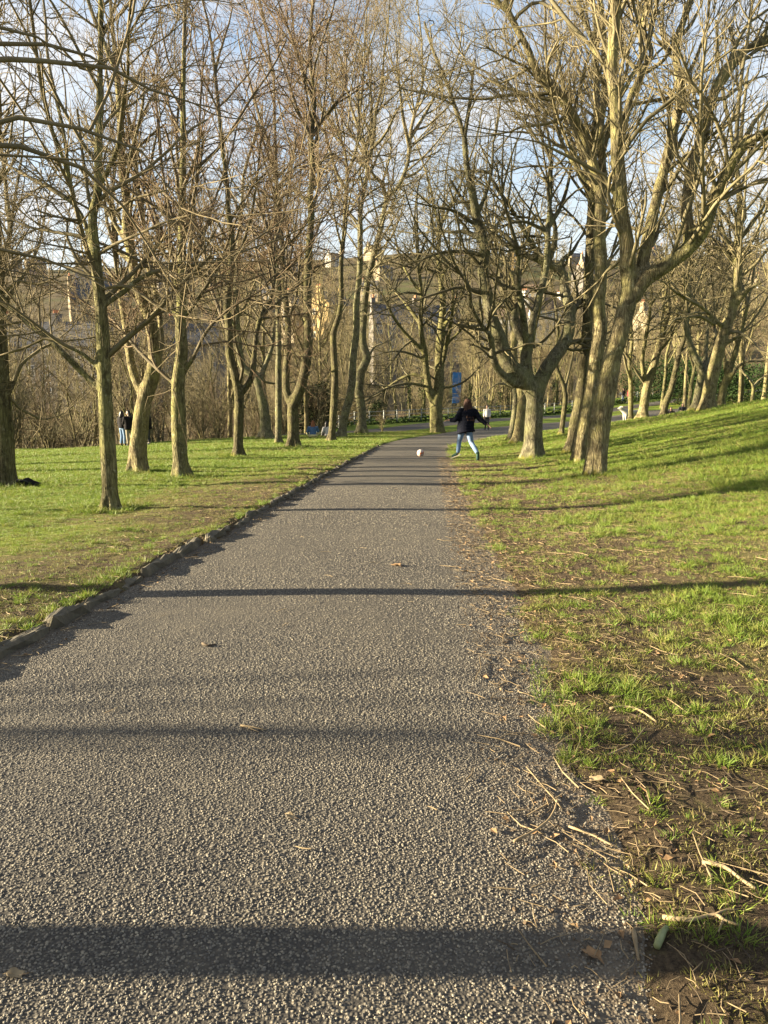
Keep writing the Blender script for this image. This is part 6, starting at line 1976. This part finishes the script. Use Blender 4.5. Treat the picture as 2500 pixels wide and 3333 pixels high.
# crumbs of earth, bark and mulch on the worn soil
M['crumb'] = plain('earth_crumb', (0.075, 0.054, 0.034), .95, .5, 60)
crumbs = [chip_mesh(330 + k) for k in range(5)]
for m_ in crumbs: m_.materials.clear(); m_.materials.append(M['crumb'])
x, y = [], []
for q in range(2):
    a_, b_ = (right_verge if q == 0 else left_verge)(30000 if q == 0 else 9000); x.append(a_); y.append(b_)
x, y = np.concatenate(x), np.concatenate(y)
ok = (np.abs(x) < .58 * y + .5) & (rg.random(len(x)) < worn(x, y)) & (y < 14); x, y = x[ok], y[ok]; n = len(x)
sz = rg.gamma(1.6, .0012, n) + .0012 + .00045 * y
scatter('soil_crumbs', np.stack([x, y, lie_z(x, y)], 1), rg.uniform(0, 6.28, (n, 3)), np.stack([sz * rg.uniform(.8, 2.2, n), sz, sz * .6], 1), rg.integers(0, 5, n), crumbs, 'crumbs of earth and bark on the worn verges', 'debris')

# ------------------------------------------------------------------ sticks and scraps one can point to
def stick(name, pix, r0, r1, mat, label, cat='stick', lift=.004, side=None):
    pts = [ground_hit(*p) for p in pix]
    P = np.array(pts); P[:, 2] = lie_z(P[:, 0], P[:, 1]) + r0 * .8 + lift
    c = P[0].copy(); e = empty(name, c, label, cat)
    Q, R = catmull(P, np.linspace(r0, r1, len(P)), .02)
    w = np.cumsum(rg.normal(size=Q.shape), axis=0) * .0007; w[:, 2] *= .4
    mb = MB(); mb.tube(Q - c + w, R * (1 + .15 * np.sin(np.arange(len(R)) * 1.3)), 8); mb.build('stem', mat, e, True)
    if side:
        for pp in side:
            S = np.array([ground_hit(*p) for p in pp]); S[:, 2] = lie_z(S[:, 0], S[:, 1]) + r1 + lift
            Q, R = catmull(S, np.linspace(r1 * 1.1, r1 * .5, len(S)), .02)
            mb = MB(); mb.tube(Q - c, R, 6); mb.build('side_shoot', mat, e, True)
    return e
stick('fallen_stick', [(1672, 2763), (1720, 2740), (1775, 2700), (1805, 2660), (1813, 2630)], .0042, .0028, M['stick'], 'long curved pale stick lying on the asphalt near the verge', lift=.012)
stick('fallen_stick', [(2062, 3058), (2072, 3100), (2078, 3155)], .0060, .0030, M['stick'], 'straight split stick with frayed end in the near shadow', side=[[(2070, 3085), (2064, 3066), (2056, 3052)]])
stick('fallen_stick', [(2136, 3102), (2150, 3075), (2168, 3050)], .0085, .0080, plain('green_stick', (.17, .19, .085), .6, .2, 30), 'short thick green cut stick in the near shadow')
stick('fallen_stick', [(2282, 2832), (2350, 2858), (2410, 2900), (2455, 2930)], .0062, .0042, M['stick'], 'thick pale bent stick in the grass near the right border', side=[[(2350, 2858), (2320, 2838), (2280, 2828)]])
stick('fallen_stick', [(2155, 3020), (2240, 3025), (2320, 3018), (2350, 3030), (2405, 3050)], .0060, .0036, M['stick'], 'long forked branch lying at the far edge of the near shadow', side=[[(2320, 3018), (2360, 3000), (2400, 2995)], [(2350, 3030), (2335, 3065)]])
stick('fallen_stick', [(1985, 2325), (2040, 2322), (2090, 2340), (2135, 2375)], .0058, .0036, M['stick'], 'pale arching stick among grass tufts halfway up the right verge')
stick('fallen_stick', [(1850, 2700), (1920, 2728), (2000, 2765)], .0040, .0022, M['stick'], 'thin straight pale stick slanting across the verge edge')
stick('fallen_stick', [(660, 2112), (675, 2117), (705, 2113)], .0075, .0040, M['stick_dark'], 'short dark twig alone on the middle of the asphalt')
stick('fallen_stick', [(785, 2388), (830, 2392), (868, 2402)], .0040, .0020, M['stick'], 'pale thin twig with side shoots on the middle asphalt', side=[[(810, 2390), (845, 2405)], [(822, 2391), (800, 2398)]])
stick('fallen_stick', [(915, 1628), (950, 1628), (975, 1627)], .009, .006, M['stick_dark'], 'dark twig on the asphalt beyond the long trunk shadow')
def scrap(px, py, s, label, mat, name='dead_leaf', cat='leaf'):
    p = ground_hit(px, py); p[2] = lie_z(p[:1], p[1:2])[0] + .004
    e = empty(name, p, label, cat, None, rg.uniform(0, 6.28))
    def curl(P, D):
        P = P.copy(); P[:, 2] = np.abs(P[:, 0]) * .55 + np.sin(P[:, 1] / s * 3) * s * .12 + D[:, 2] * s * .05
        P[:, 0] *= 1 - .5 * np.clip(P[:, 1] / s, 0, 1); P[:, :2] *= (1 + .22 * np.sin(np.arctan2(D[:, 1], D[:, 0]) * 5))[:, None]; return P
    V, Q = ellipsoid((0, 0, 0), (s * .6, s, s * .1), None, 20, 8, curl)
    mb = MB(); mb.add(V, Q); mb.build('blade', mat, e, True)
    mb = MB(); mb.tube([(0, -s * .9, .002), (0, -s * 1.5, .006), (.003, -s * 1.9, .004)], [.0012, .001, .0008], 5); mb.build('stalk', M['stick_dark'], e)
scrap(1930, 3135, .028, 'brown curled leaf in the near shadow on the asphalt', M['dead_leaf'])
scrap(945, 2682, .020, 'pale crumpled leaf alone on the near asphalt', M['stick'])
scrap(1292, 1852, .055, 'tan leaf on the asphalt before the long trunk shadow', M['dead_leaf'])
scrap(1945, 2560, .030, 'pale curled leaf at the edge of the verge litter', M['stick'])
scrap(50, 3210, .022, 'small pale leaf in the shadow at the lower left corner', M['stick'])
